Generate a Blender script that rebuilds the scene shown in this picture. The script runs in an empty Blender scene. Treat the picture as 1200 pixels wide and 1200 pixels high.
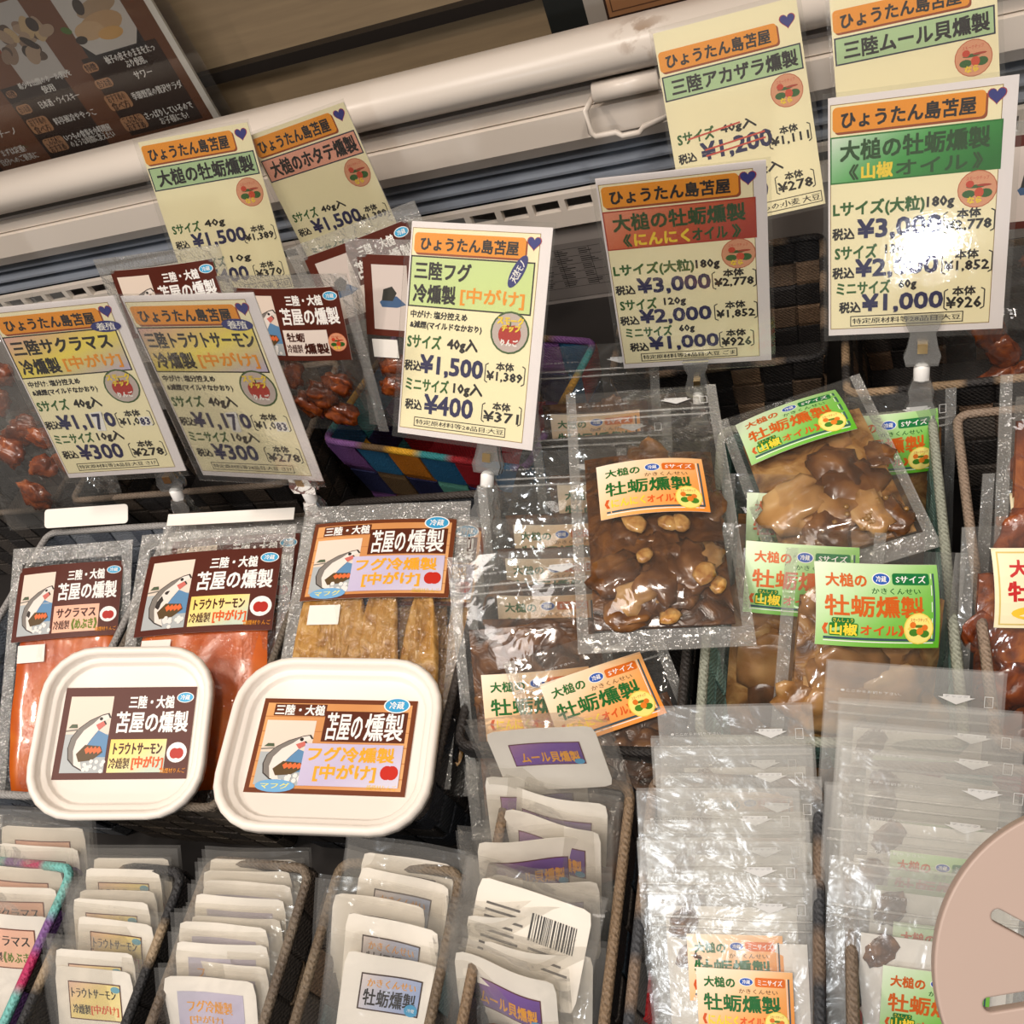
import bpy, bmesh, math, random
import numpy as np
from mathutils import Matrix, Vector, noise

scene = bpy.context.scene
col = scene.collection
R_ = random.Random(7)

# ------------------------------------------------------------------ camera
FPX = 1134.0
CAM = Vector((0.0, 0.0, 0.55))
CX = Vector((0.93012657, 0.1831468, -0.31831087))     # camera right
CY = Vector((0.0570135, 0.78424342, 0.61782823))      # camera up
CZ = Vector((0.36278647, -0.59280647, 0.7190038))     # camera back
cam_data = bpy.data.cameras.new('camera')
cam_data.sensor_width = 36.0
cam_data.lens = 36.0 * FPX / 1200.0
cam_data.clip_start = 0.01
cam = bpy.data.objects.new('camera', cam_data)
col.objects.link(cam)
M = Matrix((CX, CY, CZ)).transposed().to_4x4()
M.translation = CAM
cam.matrix_world = M
scene.camera = cam

def ray(px, py):
    return CX * (px - 600) + CY * (600 - py) - CZ * FPX
def atz(px, py, z):
    d = ray(px, py); return CAM + d * ((z - CAM.z) / d.z)
def aty(px, py, y):
    d = ray(px, py); return CAM + d * ((y - CAM.y) / d.y)

# ------------------------------------------------------------------ view, world, lights
scene.view_settings.view_transform = 'Standard'
scene.view_settings.look = 'None'
scene.view_settings.gamma = 1.0
scene.view_settings.exposure = 0.16
scene.view_settings.use_curve_mapping = False
try:
    scene.cycles.transparent_max_bounces = 48
    scene.cycles.max_bounces = 8
    scene.cycles.sample_clamp_indirect = 4.0
except Exception:
    pass

world = bpy.data.worlds.new('shop_ambient')
scene.world = world
world.use_nodes = True
world.node_tree.nodes['Background'].inputs[0].default_value = (1.0, 0.9, 0.8, 1)
world.node_tree.nodes['Background'].inputs[1].default_value = 0.24

def area_light(name, loc, target, size, power, colour, shape='DISK'):
    d = bpy.data.lights.new(name, 'AREA'); d.shape = shape; d.size = size
    d.energy = power; d.color = colour
    o = bpy.data.objects.new(name, d); col.objects.link(o)
    o.location = loc
    o.rotation_euler = (Vector(target) - Vector(loc)).to_track_quat('-Z', 'Y').to_euler()
    return o
# ceiling downlights of the shop and one bright lamp across the aisle
area_light('ceiling_downlight', (0.55, -0.25, 2.1), (-0.1, 0.2, 0), 0.22, 13, (1.0, 0.88, 0.77))
area_light('ceiling_downlight', (-0.55, 0.05, 2.2), (-0.3, 0.3, 0), 0.22, 9, (1.0, 0.87, 0.76))
area_light('ceiling_downlight', (-1.4, -0.5, 2.1), (-0.5, 0.35, 0), 0.22, 14, (1.0, 0.87, 0.76))
area_light('ceiling_panel', (-0.2, -0.9, 2.3), (-0.2, 0.4, 0), 0.9, 21, (1.0, 0.92, 0.86), 'SQUARE')
area_light('aisle_spotlight', (0.006, -1.63, 0.83), (0.03, 0.47, 0.18), 0.13, 4.5, (0.92, 0.96, 1.0))

# ------------------------------------------------------------------ helpers
def lin(c):
    return tuple((x / 12.92 if x <= 0.04045 else ((x + 0.055) / 1.055) ** 2.4) for x in c)
def rgb(r, g, b):
    return (r / 255.0, g / 255.0, b / 255.0)

def frame(c, u, v):
    u = Vector(u).normalized(); v = Vector(v); v = (v - u * u.dot(v)).normalized(); n = u.cross(v)
    m = Matrix((u, v, n)).transposed().to_4x4(); m.translation = Vector(c)
    return m

def tag(o, label=None, cat=None, group=None, kind=None):
    if label: o['label'] = label
    if cat: o['category'] = cat
    if group: o['group'] = group
    if kind: o['kind'] = kind
    return o

def thing(name, label, cat, matrix=None, group=None):
    o = bpy.data.objects.new(name, None); col.objects.link(o)
    o.empty_display_size = 0.02
    if matrix is not None: o.matrix_world = matrix
    return tag(o, label, cat, group)

def link(name, me, parent=None, matrix=None):
    o = bpy.data.objects.new(name, me); col.objects.link(o)
    if parent is not None: o.parent = parent
    if matrix is not None: o.matrix_basis = matrix
    return o

def mk(name, V, F, mat, parent=None, matrix=None, smooth=False, cols=None):
    me = bpy.data.meshes.new(name)
    me.from_pydata([tuple(v) for v in V], [], F)
    if cols is not None:
        a = me.color_attributes.new('Col', 'FLOAT_COLOR', 'POINT')
        arr = np.ones((len(V), 4), np.float32); arr[:, :3] = np.array(cols, np.float32)[:, :3]
        a.data.foreach_set('color', arr.ravel())
    if mat is not None: me.materials.append(mat)
    if smooth: me.polygons.foreach_set('use_smooth', [True] * len(me.polygons))
    me.update()
    return link(name, me, parent, matrix)

def copy_tree(o, parent=None):
    c = o.copy(); col.objects.link(c); c.parent = parent
    for ch in list(o.children): copy_tree(ch, c)
    return c

class G:
    """collects simple shapes into one mesh"""
    def __init__(s): s.V = []; s.F = []; s.K = []
    def add(s, V, F, c=(1, 1, 1)):
        b = len(s.V); s.V += [tuple(v) for v in V]; s.F += [tuple(i + b for i in f) for f in F]; s.K += [c] * len(V)
    def box(s, x0, x1, y0, y1, z0, z1, c=(1, 1, 1)):
        V = [(x, y, z) for z in (z0, z1) for y in (y0, y1) for x in (x0, x1)]
        s.add(V, [(0, 2, 3, 1), (4, 5, 7, 6), (0, 1, 5, 4), (2, 6, 7, 3), (0, 4, 6, 2), (1, 3, 7, 5)], c)
    def extrude_x(s, prof, x0, x1, closed=True, c=(1, 1, 1)):
        n = len(prof)
        V = [(x0, y, z) for y, z in prof] + [(x1, y, z) for y, z in prof]
        F = [(i, (i + 1) % n, (i + 1) % n + n, i + n) for i in range(n if closed else n - 1)]
        if closed: F += [tuple(range(n - 1, -1, -1)), tuple(range(n, 2 * n))]
        s.add(V, F, c)
    def prism(s, pts, z0, z1, c=(1, 1, 1)):
        n = len(pts)
        V = [(x, y, z0) for x, y in pts] + [(x, y, z1) for x, y in pts]
        F = [(i, (i + 1) % n, (i + 1) % n + n, i + n) for i in range(n)]
        F += [tuple(range(n - 1, -1, -1)), tuple(range(n, 2 * n))]
        s.add(V, F, c)
    def tube(s, pts, r, n=8, closed=False, cols=None, flat=1.0):
        pts = [Vector(p) for p in pts]; m = len(pts)
        b = len(s.V)
        for i, p in enumerate(pts):
            if closed: t = pts[(i + 1) % m] - pts[i - 1]
            else: t = pts[min(i + 1, m - 1)] - pts[max(i - 1, 0)]
            t.normalize()
            up = Vector((0, 0, 1)) if abs(t.z) < 0.9 else Vector((1, 0, 0))
            a = t.cross(up).normalized(); bb = a.cross(t).normalized()
            for k in range(n):
                th = 2 * math.pi * k / n
                s.V.append(tuple(p + a * (r * math.cos(th)) + bb * (r * flat * math.sin(th))))
                s.K.append(cols[i] if cols else (1, 1, 1))
        for i in range(m if closed else m - 1):
            j = (i + 1) % m
            for k in range(n):
                k2 = (k + 1) % n
                s.F.append((b + i * n + k, b + i * n + k2, b + j * n + k2, b + j * n + k))
        if not closed:
            s.F.append(tuple(b + k for k in range(n - 1, -1, -1)))
            s.F.append(tuple(b + (m - 1) * n + k for k in range(n)))
    def lathe(s, prof, n=16, c=(1, 1, 1)):
        b = len(s.V); m = len(prof)
        for r, z in prof:
            for k in range(n):
                th = 2 * math.pi * k / n
                s.V.append((r * math.cos(th), r * math.sin(th), z)); s.K.append(c)
        for i in range(m - 1):
            for k in range(n):
                k2 = (k + 1) % n
                s.F.append((b + i * n + k, b + i * n + k2, b + (i + 1) * n + k2, b + (i + 1) * n + k))
        s.F.append(tuple(b + k for k in range(n - 1, -1, -1)))
        s.F.append(tuple(b + (m - 1) * n + k for k in range(n)))
    def done(s, name, mat, parent=None, matrix=None, smooth=False, cols=False):
        return mk(name, s.V, s.F, mat, parent, matrix, smooth, s.K if cols else None)

def grid_faces(nu, nv, off=0, flip=False):
    F = []
    for j in range(nv):
        for i in range(nu):
            a = off + j * (nu + 1) + i
            f = (a, a + 1, a + nu + 2, a + nu + 1)
            F.append(f[::-1] if flip else f)
    return F

# ------------------------------------------------------------------ materials
def new_mat(name):
    m = bpy.data.materials.new(name); m.use_nodes = True
    nt = m.node_tree; return m, nt, nt.nodes, nt.links, nt.nodes['Principled BSDF']

def plain(name, c, rough=0.5, metal=0.0, coat=0.0, var=0.06, vscale=60.0, bump=0.0, bscale=300.0, spec=0.5):
    m, nt, N, L, p = new_mat(name)
    p.inputs['Roughness'].default_value = rough
    p.inputs['Metallic'].default_value = metal
    p.inputs['Coat Weight'].default_value = coat
    p.inputs['Coat Roughness'].default_value = 0.08
    p.inputs['Specular IOR Level'].default_value = spec
    tc = N.new('ShaderNodeTexCoord')
    nz = N.new('ShaderNodeTexNoise'); nz.inputs['Scale'].default_value = vscale; nz.inputs['Detail'].default_value = 3
    L.new(tc.outputs['Object'], nz.inputs['Vector'])
    mx = N.new('ShaderNodeMix'); mx.data_type = 'RGBA'
    lc = lin(c)
    mx.inputs[6].default_value = tuple(x * (1 - var) for x in lc) + (1,)
    mx.inputs[7].default_value = tuple(min(1, x * (1 + var)) for x in lc) + (1,)
    L.new(nz.outputs['Fac'], mx.inputs[0]); L.new(mx.outputs[2], p.inputs['Base Color'])
    if bump:
        n2 = N.new('ShaderNodeTexNoise'); n2.inputs['Scale'].default_value = bscale
        L.new(tc.outputs['Object'], n2.inputs['Vector'])
        b = N.new('ShaderNodeBump'); b.inputs['Strength'].default_value = bump; b.inputs['Distance'].default_value = 0.001
        L.new(n2.outputs['Fac'], b.inputs['Height']); L.new(b.outputs['Normal'], p.inputs['Normal'])
    return m

def ink_mat(name, rough=0.4):
    m, nt, N, L, p = new_mat(name)
    a = N.new('ShaderNodeAttribute'); a.attribute_name = 'Col'
    L.new(a.outputs['Color'], p.inputs['Base Color'])
    p.inputs['Roughness'].default_value = rough
    p.inputs['Specular IOR Level'].default_value = 0.3
    return m

def webbing_mat(name):
    m, nt, N, L, p = new_mat(name)
    a = N.new('ShaderNodeAttribute'); a.attribute_name = 'Col'
    tc = N.new('ShaderNodeTexCoord')
    w = N.new('ShaderNodeTexWave'); w.wave_type = 'BANDS'; w.bands_direction = 'DIAGONAL'
    w.inputs['Scale'].default_value = 210; w.inputs['Distortion'].default_value = 1.5
    w.inputs['Detail Scale'].default_value = 8
    v = N.new('ShaderNodeTexVoronoi'); v.inputs['Scale'].default_value = 620
    L.new(tc.outputs['Object'], w.inputs['Vector']); L.new(tc.outputs['Object'], v.inputs['Vector'])
    ad = N.new('ShaderNodeMath'); ad.operation = 'MULTIPLY_ADD'; ad.inputs[1].default_value = 0.6
    L.new(w.outputs['Fac'], ad.inputs[0]); L.new(v.outputs['Distance'], ad.inputs[2])
    mr = N.new('ShaderNodeMapRange'); mr.inputs['From Max'].default_value = 1.2
    mr.inputs['To Min'].default_value = 0.72; mr.inputs['To Max'].default_value = 1.25
    L.new(ad.outputs[0], mr.inputs['Value'])
    vm = N.new('ShaderNodeVectorMath'); vm.operation = 'SCALE'
    L.new(a.outputs['Color'], vm.inputs[0]); L.new(mr.outputs[0], vm.inputs['Scale'])
    L.new(vm.outputs[0], p.inputs['Base Color'])
    b = N.new('ShaderNodeBump'); b.inputs['Strength'].default_value = 0.7; b.inputs['Distance'].default_value = 0.0008
    L.new(ad.outputs[0], b.inputs['Height']); L.new(b.outputs['Normal'], p.inputs['Normal'])
    p.inputs['Roughness'].default_value = 0.6
    return m

def film_mat(name, haze=0.04, rough=0.1, bscale=35.0, bstr=0.5, lo=0.05, hi=0.55, tint=(0.97, 0.97, 0.96), fine=0.0):
    m, nt, N, L, p = new_mat(name)
    N.remove(p)
    out = N['Material Output']
    tc = N.new('ShaderNodeTexCoord')
    nz = N.new('ShaderNodeTexNoise'); nz.inputs['Scale'].default_value = bscale; nz.inputs['Detail'].default_value = 2.5
    nz.inputs['Distortion'].default_value = 0.6
    L.new(tc.outputs['Object'], nz.inputs['Vector'])
    h = nz.outputs['Fac']
    if fine:
        v = N.new('ShaderNodeTexVoronoi'); v.inputs['Scale'].default_value = fine
        L.new(tc.outputs['Object'], v.inputs['Vector'])
        ma = N.new('ShaderNodeMath'); ma.operation = 'MULTIPLY_ADD'; ma.inputs[1].default_value = 0.12
        L.new(v.outputs['Distance'], ma.inputs[0]); L.new(h, ma.inputs[2]); h = ma.outputs[0]
    b = N.new('ShaderNodeBump'); b.inputs['Strength'].default_value = bstr; b.inputs['Distance'].default_value = 0.006
    L.new(h, b.inputs['Height'])
    tr = N.new('ShaderNodeBsdfTransparent'); tr.inputs['Color'].default_value = tint + (1,)
    gl = N.new('ShaderNodeBsdfGlossy'); gl.inputs['Roughness'].default_value = rough
    df = N.new('ShaderNodeBsdfDiffuse'); df.inputs['Color'].default_value = (0.86, 0.86, 0.84, 1)
    L.new(b.outputs['Normal'], gl.inputs['Normal'])
    lw = N.new('ShaderNodeLayerWeight'); lw.inputs['Blend'].default_value = 0.25
    L.new(b.outputs['Normal'], lw.inputs['Normal'])
    mr = N.new('ShaderNodeMapRange'); mr.inputs['To Min'].default_value = lo; mr.inputs['To Max'].default_value = hi
    L.new(lw.outputs['Fresnel'], mr.inputs['Value'])
    m1 = N.new('ShaderNodeMixShader'); L.new(mr.outputs[0], m1.inputs[0]); L.new(tr.outputs[0], m1.inputs[1]); L.new(gl.outputs[0], m1.inputs[2])
    m2 = N.new('ShaderNodeMixShader'); m2.inputs[0].default_value = haze
    L.new(m1.outputs[0], m2.inputs[1]); L.new(df.outputs[0], m2.inputs[2])
    L.new(m2.outputs[0], out.inputs['Surface'])
    return m

def ramp_mat(name, stops, scale, rough=0.25, coat=0.6, bump=0.4, detail=4, dist=0.5, trans=0.0):
    m, nt, N, L, p = new_mat(name)
    tc = N.new('ShaderNodeTexCoord'); oi = N.new('ShaderNodeObjectInfo')
    ad = N.new('ShaderNodeVectorMath'); ad.operation = 'ADD'
    L.new(tc.outputs['Object'], ad.inputs[0]); L.new(oi.outputs['Random'], ad.inputs[1])
    nz = N.new('ShaderNodeTexNoise'); nz.inputs['Scale'].default_value = scale
    nz.inputs['Detail'].default_value = detail; nz.inputs['Distortion'].default_value = dist
    L.new(ad.outputs[0], nz.inputs['Vector'])
    cr = N.new('ShaderNodeValToRGB'); e = cr.color_ramp.elements
    while len(e) < len(stops): e.new(0.5)
    for k, (pos, c) in enumerate(stops):
        e[k].position = pos; e[k].color = lin(c) + (1,)
    L.new(nz.outputs['Fac'], cr.inputs[0]); L.new(cr.outputs[0], p.inputs['Base Color'])
    b = N.new('ShaderNodeBump'); b.inputs['Strength'].default_value = bump; b.inputs['Distance'].default_value = 0.003
    L.new(nz.outputs['Fac'], b.inputs['Height']); L.new(b.outputs['Normal'], p.inputs['Normal'])
    p.inputs['Roughness'].default_value = rough
    p.inputs['Coat Weight'].default_value = coat; p.inputs['Coat Roughness'].default_value = 0.06
    p.inputs['Transmission Weight'].default_value = trans
    return m

INK = ink_mat('printed_ink')
PAPER = plain('white_paper', rgb(240, 236, 228), 0.6, var=0.02)
CARD = plain('white_card', rgb(238, 232, 234), 0.45, var=0.015)
WEB = webbing_mat('woven_webbing')
FILM = film_mat('clear_pouch_film', 0.02, 0.08, 42, 0.55, 0.05, 0.6)
FILM_MINI = film_mat('thin_packet_film', 0.05, 0.14, 45, 0.45, 0.04, 0.45, (0.96, 0.95, 0.93))
FILM_ZIP = film_mat('milky_zip_film', 0.14, 0.19, 70, 0.30, 0.04, 0.45)
VACUUM = film_mat('embossed_vacuum_film', 0.015, 0.10, 75, 1.0, 0.03, 0.6, fine=520)
SEAL = film_mat('milky_heat_seal', 0.10, 0.12, 90, 0.8, 0.06, 0.6, fine=600)
SLEEVE = film_mat('laminate_film', 0.012, 0.05, 420, 0.010, 0.03, 0.5)
ACRYLIC = film_mat('clear_plastic', 0.05, 0.05, 20, 0.1, 0.14, 1.0, (0.90, 0.91, 0.91))
NYLON = plain('white_nylon', rgb(240, 240, 238), 0.35, var=0.01)
METAL = plain('brass_spring', rgb(196, 168, 120), 0.3, 1.0)
CASEW = plain('cream_enamel', rgb(232, 222, 210), 0.32, var=0.03, vscale=14)
CASEG = plain('grey_enamel', rgb(150, 143, 138), 0.45, var=0.06, vscale=12)
CASEB = plain('blue_grey_steel', rgb(138, 146, 158), 0.4, var=0.05, vscale=20)
BLACK = plain('black_gap', rgb(18, 17, 17), 0.7)
LIDW = plain('white_polypropylene', rgb(240, 232, 222), 0.34, var=0.008, spec=0.4)
OYSTER_DARK = ramp_mat('smoked_oyster_dark', [(0.2, rgb(52, 32, 18)), (0.5, rgb(100, 62, 32)), (0.85, rgb(160, 112, 64))], 1.4, detail=2, dist=.3, bump=.7)
OYSTER_TAN = ramp_mat('smoked_oyster_tan', [(0.2, rgb(92, 60, 30)), (0.5, rgb(150, 106, 60)), (0.85, rgb(194, 156, 104))], 1.2, detail=2, dist=.3, bump=.7)
GARLIC = ramp_mat('garlic_slice', [(0.3, rgb(160, 104, 48)), (0.6, rgb(206, 160, 92)), (0.9, rgb(226, 196, 136))], 1.5, bump=0.1)
OYSTER_RED = ramp_mat('smoked_oyster_russet', [(0.25, rgb(60, 22, 10)), (0.5, rgb(128, 58, 22)), (0.8, rgb(186, 100, 44))], 1.6, dist=1.0)
SALMON = ramp_mat('smoked_salmon', [(0.25, rgb(172, 66, 4)), (0.5, rgb(200, 92, 14)), (0.8, rgb(218, 124, 40))], 24, bump=0.25, coat=0.8)
FUGU = ramp_mat('smoked_fugu_strip', [(0.25, rgb(140, 92, 36)), (0.5, rgb(184, 138, 72)), (0.8, rgb(214, 178, 118))], 110, bump=1.0, coat=0.9)
OILD = ramp_mat('oil_and_dark_oyster', [(0.3, rgb(44, 26, 12)), (0.5, rgb(88, 52, 22)), (0.75, rgb(128, 82, 38))], 70, bump=0.5, detail=3, dist=1.5)
OILT = ramp_mat('oil_and_tan_oyster', [(0.3, rgb(84, 52, 22)), (0.48, rgb(140, 96, 46)), (0.7, rgb(186, 146, 88))], 60, bump=0.5, detail=3, dist=1.5)
OILR = ramp_mat('oil_and_russet_oyster', [(0.3, rgb(70, 26, 10)), (0.5, rgb(136, 66, 24)), (0.7, rgb(190, 112, 48))], 60, bump=0.5, detail=3, dist=1.5)
OYSTER_PALE = ramp_mat('smoked_oyster_pale', [(0.2, rgb(120, 82, 44)), (0.5, rgb(176, 134, 84)), (0.85, rgb(206, 174, 124))], 1.1, detail=2, dist=.3, bump=.6)
PEPPER = plain('sansho_berry', rgb(150, 112, 54), 0.35, coat=0.5)
GREENBIT = plain('oil_green_bit', rgb(96, 150, 120), 0.3)

# ------------------------------------------------------------------ flat print
_txt = {}
def text_mesh(s, res):
    k = (s, res)
    if k in _txt: return _txt[k]
    c = bpy.data.curves.new('print', 'FONT'); c.body = s; c.size = 1.0; c.resolution_u = res
    o = bpy.data.objects.new('print', c); col.objects.link(o)
    dg = bpy.context.evaluated_depsgraph_get()
    me = bpy.data.meshes.new_from_object(o.evaluated_get(dg))
    V = np.array([v.co[:2] for v in me.vertices]); F = [tuple(p.vertices) for p in me.polygons]
    bpy.data.objects.remove(o); bpy.data.curves.remove(c); bpy.data.meshes.remove(me)
    if len(V):
        lo = V.min(0); hi = V.max(0); V = (V - lo) / np.maximum(hi - lo, 1e-6)
    _txt[k] = (V, F)
    return _txt[k]

class Print:
    """printed artwork in label space: u to the right, v down, both 0..1"""
    def __init__(s, w, h): s.w = w; s.h = h; s.V = []; s.F = []; s.K = []; s.B = []
    def _add(s, pts, F, cols):
        b = len(s.V)
        us = [q[0] for q in pts]; vs = [q[1] for q in pts]; bb = (min(us), min(vs), max(us), max(vs))
        n = 1
        for (a0, b0, a1, b1, m) in s.B:
            if m >= n and a0 < bb[2] and a1 > bb[0] and b0 < bb[3] and b1 > bb[1]: n = m + 1
        s.B.append(bb + (n,))
        s.V += [(p[0], p[1], n) for p in pts]; s.F += [tuple(i + b for i in f) for f in F]
        if isinstance(cols, tuple): cols = [cols] * len(pts)
        s.K += [lin(c) for c in cols]
    def rect(s, u0, v0, u1, v1, c, c2=None, d=(1, 0), n=6):
        pts = []; cols = []
        for j in range(n + 1):
            for i in range(n + 1):
                a, b = i / n, j / n
                pts.append((u0 + (u1 - u0) * a, v0 + (v1 - v0) * b))
                if c2 is None: cols.append(c)
                elif isinstance(c2, list):
                    t = min(1, max(0, a * d[0] + b * d[1])); st = [c] + c2; q = t * (len(st) - 1); k = min(int(q), len(st) - 2); t = q - k
                    cols.append(tuple(x + (y - x) * t for x, y in zip(st[k], st[k + 1])))
                else:
                    t = min(1, max(0, a * d[0] + b * d[1])); cols.append(tuple(x + (y - x) * t for x, y in zip(c, c2)))
        s._add(pts, grid_faces(n, n, 0, True), cols)
    def poly(s, pts, c): s._add(pts, [tuple(range(len(pts)))[::-1]], c)
    def ell(s, cu, cv, r, c, rv=None, n=20, rot=0.0):
        k = s.w / s.h; rv = r if rv is None else rv
        ca, sa = math.cos(rot), math.sin(rot); pts = []
        for i in range(n):
            x = r * math.cos(2 * math.pi * i / n); y = rv * math.sin(2 * math.pi * i / n)
            pts.append((cu + x * ca - y * sa, cv + (x * sa + y * ca) * k))
        s.poly(pts, c)
    def rrect(s, u0, v0, u1, v1, r, c):
        k = s.w / s.h; pts = []
        for (cx, cy, a0) in ((u1 - r, v0 + r * k, -90), (u1 - r, v1 - r * k, 0), (u0 + r, v1 - r * k, 90), (u0 + r, v0 + r * k, 180)):
            for i in range(5):
                a = math.radians(a0 + i * 22.5); pts.append((cx + r * math.cos(a), cy + r * k * math.sin(a)))
        s.poly(pts, c)
    def box(s, u0, v0, u1, v1, t, c):
        k = s.w / s.h
        for a in ((u0, v0, u1, v0 + t * k), (u0, v1 - t * k, u1, v1), (u0, v0, u0 + t, v1), (u1 - t, v0, u1, v1)): s.rect(*a, c)
    def line(s, u0, v0, u1, v1, t, c):
        k = s.w / s.h; dx, dy = u1 - u0, (v1 - v0) / k; l = math.hypot(dx, dy) or 1
        nx, ny = -dy / l * t / 2, dx / l * t / 2 * k
        s.poly([(u0 + nx, v0 + ny), (u1 + nx, v1 + ny), (u1 - nx, v1 - ny), (u0 - nx, v0 - ny)], c)
    def text(s, t, u0, v0, u1, v1, c, bold=0.02, rot=0.0, res=2, copies=4, c2=None):
        V, F = text_mesh(t, res)
        if not len(V): return
        k = s.w / s.h
        d = bold * (v1 - v0) / k if bold else 0
        sh = {1: [(0, 0)], 2: [(-d, 0), (d, 0)], 4: [(-d, -d), (d, -d), (-d, d), (d, d)]}[copies if bold else 1]
        cu, cv = (u0 + u1) / 2, (v0 + v1) / 2; ca, sa = math.cos(rot), math.sin(rot)
        for dx, dy in sh:
            x = (V[:, 0] - 0.5) * (u1 - u0) + dx; y = ((0.5 - V[:, 1]) * (v1 - v0)) / k + dy
            X = cu + x * ca - y * sa; Y = cv + (x * sa + y * ca) * k
            cols = c if c2 is None else [tuple(a + (b - a) * float(q) for a, b in zip(c, c2)) for q in V[:, 0]]
            s._add(list(zip(X.tolist(), Y.tolist())), F, cols)
    def build(s, parent, fn=None, matrix=None, name='print', mat=None, dz=0.00004, lift=0.00010):
        o = mk(name, [((u - 0.5) * s.w, (0.5 - v) * s.h, n) for u, v, n in s.V], s.F, mat or INK, parent, matrix, False, s.K)
        me = o.data
        if fn:
            lim = s.w * 0.13
            bm = bmesh.new(); bm.from_mesh(me)
            big = [f for f in bm.faces if max(e.calc_length() for e in f.edges) > lim and len(f.verts) > 4]
            if big: bmesh.ops.triangulate(bm, faces=big)
            for _ in range(4):
                es = [e for e in bm.edges if e.calc_length() > lim]
                if not es: break
                bmesh.ops.subdivide_edges(bm, edges=es, cuts=1)
                bmesh.ops.triangulate(bm, faces=[f for f in bm.faces if len(f.verts) > 4])
            bm.to_mesh(me); bm.free()
        co = np.empty(len(me.vertices) * 3, np.float32); me.vertices.foreach_get('co', co); co = co.reshape(-1, 3)
        for q in range(len(co)):
            co[q, 2] = (fn(float(co[q, 0]), float(co[q, 1])) if fn else 0.0) + lift + co[q, 2] * dz
        me.vertices.foreach_set('co', co.ravel()); me.update()
        return o

BLK = rgb(24, 20, 20); NAVY = rgb(34, 34, 84); GRN = rgb(44, 96, 34); ORG = rgb(238, 152, 30); YEL = rgb(246, 214, 60)
RED = rgb(196, 48, 34); WHT = rgb(246, 244, 240)
def fruit_badge(p, cu, cv, r):
    p.ell(cu, cv, r * 1.05, rgb(190, 96, 60)); p.ell(cu, cv, r, rgb(222, 158, 122))
    k = p.w / p.h
    for dx, dy, a, b, c in ((-.45, .25, .35, .22, rgb(48, 98, 40)), (.45, .25, .35, .25, rgb(48, 98, 40)), (-.1, -.15, .5, .1, rgb(58, 96, 44)), (-.4, -.3, .22, .2, rgb(200, 66, 40)), (.1, .2, .25, .28, rgb(206, 76, 44)), (.35, -.2, .4, .07, rgb(170, 60, 40))):
        p.ell(cu + dx * r, cv + dy * r * k, a * r, c, b * r, 12)
    p.text('スモークチップ', cu - .6 * r, cv - .72 * r * k, cu + .6 * r, cv - .5 * r * k, RED, 0, res=1)
    p.text('なら', cu - .5 * r, cv + .42 * r * k, cu + .25 * r, cv + .78 * r * k, YEL, .05, res=1)
def apple_badge(p, cu, cv, r):
    p.ell(cu, cv, r * 1.1, rgb(64, 92, 46)); p.ell(cu, cv, r, rgb(196, 182, 176)); k = p.w / p.h
    for dx in (-.22, .22): p.ell(cu + dx * r, cv + .1 * r * k, .42 * r, rgb(178, 44, 32), .5 * r, 16)
    p.rect(cu - .04 * r, cv - .55 * r * k, cu + .04 * r, cv - .3 * r * k, rgb(60, 80, 30), n=1)
    p.text('スモーク', cu - .72 * r, cv - .8 * r * k, cu + .72 * r, cv - .42 * r * k, YEL, .06, res=1)
    p.text('チップ', cu - .45 * r, cv - .4 * r * k, cu + .6 * r, cv - .05 * r * k, YEL, .06, res=1)
    p.text('りんご', cu - .45 * r, cv + .35 * r * k, cu + .5 * r, cv + .68 * r * k, WHT, .05, res=1)
def heart(p, cu, cv, r):
    k = p.w / p.h
    for rr, c in ((r * 1.12, rgb(176, 52, 60)), (r, rgb(40, 48, 130))):
        pts = []
        for i in range(24):
            t = 2 * math.pi * i / 24
            x = 16 * math.sin(t) ** 3; y = 13 * math.cos(t) - 5 * math.cos(2 * t) - 2 * math.cos(3 * t) - math.cos(4 * t)
            pts.append((cu + x / 16 * rr, cv - y / 16 * rr * k))
        p.poly(pts, c)
def bracket(p, u0, v0, u1, v1, c):
    p.line(u0, v0, u0, v1, .007, c); p.line(u0, v0, u0 + .02, v0 - .008, .007, c); p.line(u0, v1, u0 + .02, v1 + .008, .007, c)
    p.line(u1, v0, u1, v1, .007, c); p.line(u1, v0, u1 - .02, v0 - .008, .007, c); p.line(u1, v1, u1 - .02, v1 + .008, .007, c)
# ------------------------------------------------------------------ setting
def wood_mat(name, c1, c2):
    m, nt, N, L, p = new_mat(name)
    tc = N.new('ShaderNodeTexCoord'); mp = N.new('ShaderNodeMapping'); mp.inputs['Scale'].default_value = (3, 3, 40)
    nz = N.new('ShaderNodeTexNoise'); nz.inputs['Scale'].default_value = 4; nz.inputs['Detail'].default_value = 5
    L.new(tc.outputs['Object'], mp.inputs[0]); L.new(mp.outputs[0], nz.inputs['Vector'])
    mx = N.new('ShaderNodeMix'); mx.data_type = 'RGBA'
    mx.inputs[6].default_value = lin(c1) + (1,); mx.inputs[7].default_value = lin(c2) + (1,)
    L.new(nz.outputs['Fac'], mx.inputs[0]); L.new(mx.outputs[2], p.inputs['Base Color'])
    p.inputs['Roughness'].default_value = 0.4
    return m
g = G(); g.box(-1.6, 0.8, -2.4, 0.9, -0.78, -0.74)
tag(g.done('floor', plain('shop_floor_tile', rgb(150, 140, 128), 0.4)), kind='structure')
WY = 0.82
g = G(); g.box(-1.6, 0.8, WY, WY + 0.03, -0.74, 1.5)
tag(g.done('wall_back', wood_mat('beige_wood_panel', rgb(146, 126, 100), rgb(184, 160, 126))), kind='structure')
DARKTRIM = plain('dark_bronze_trim', rgb(34, 28, 24), 0.45)
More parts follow.
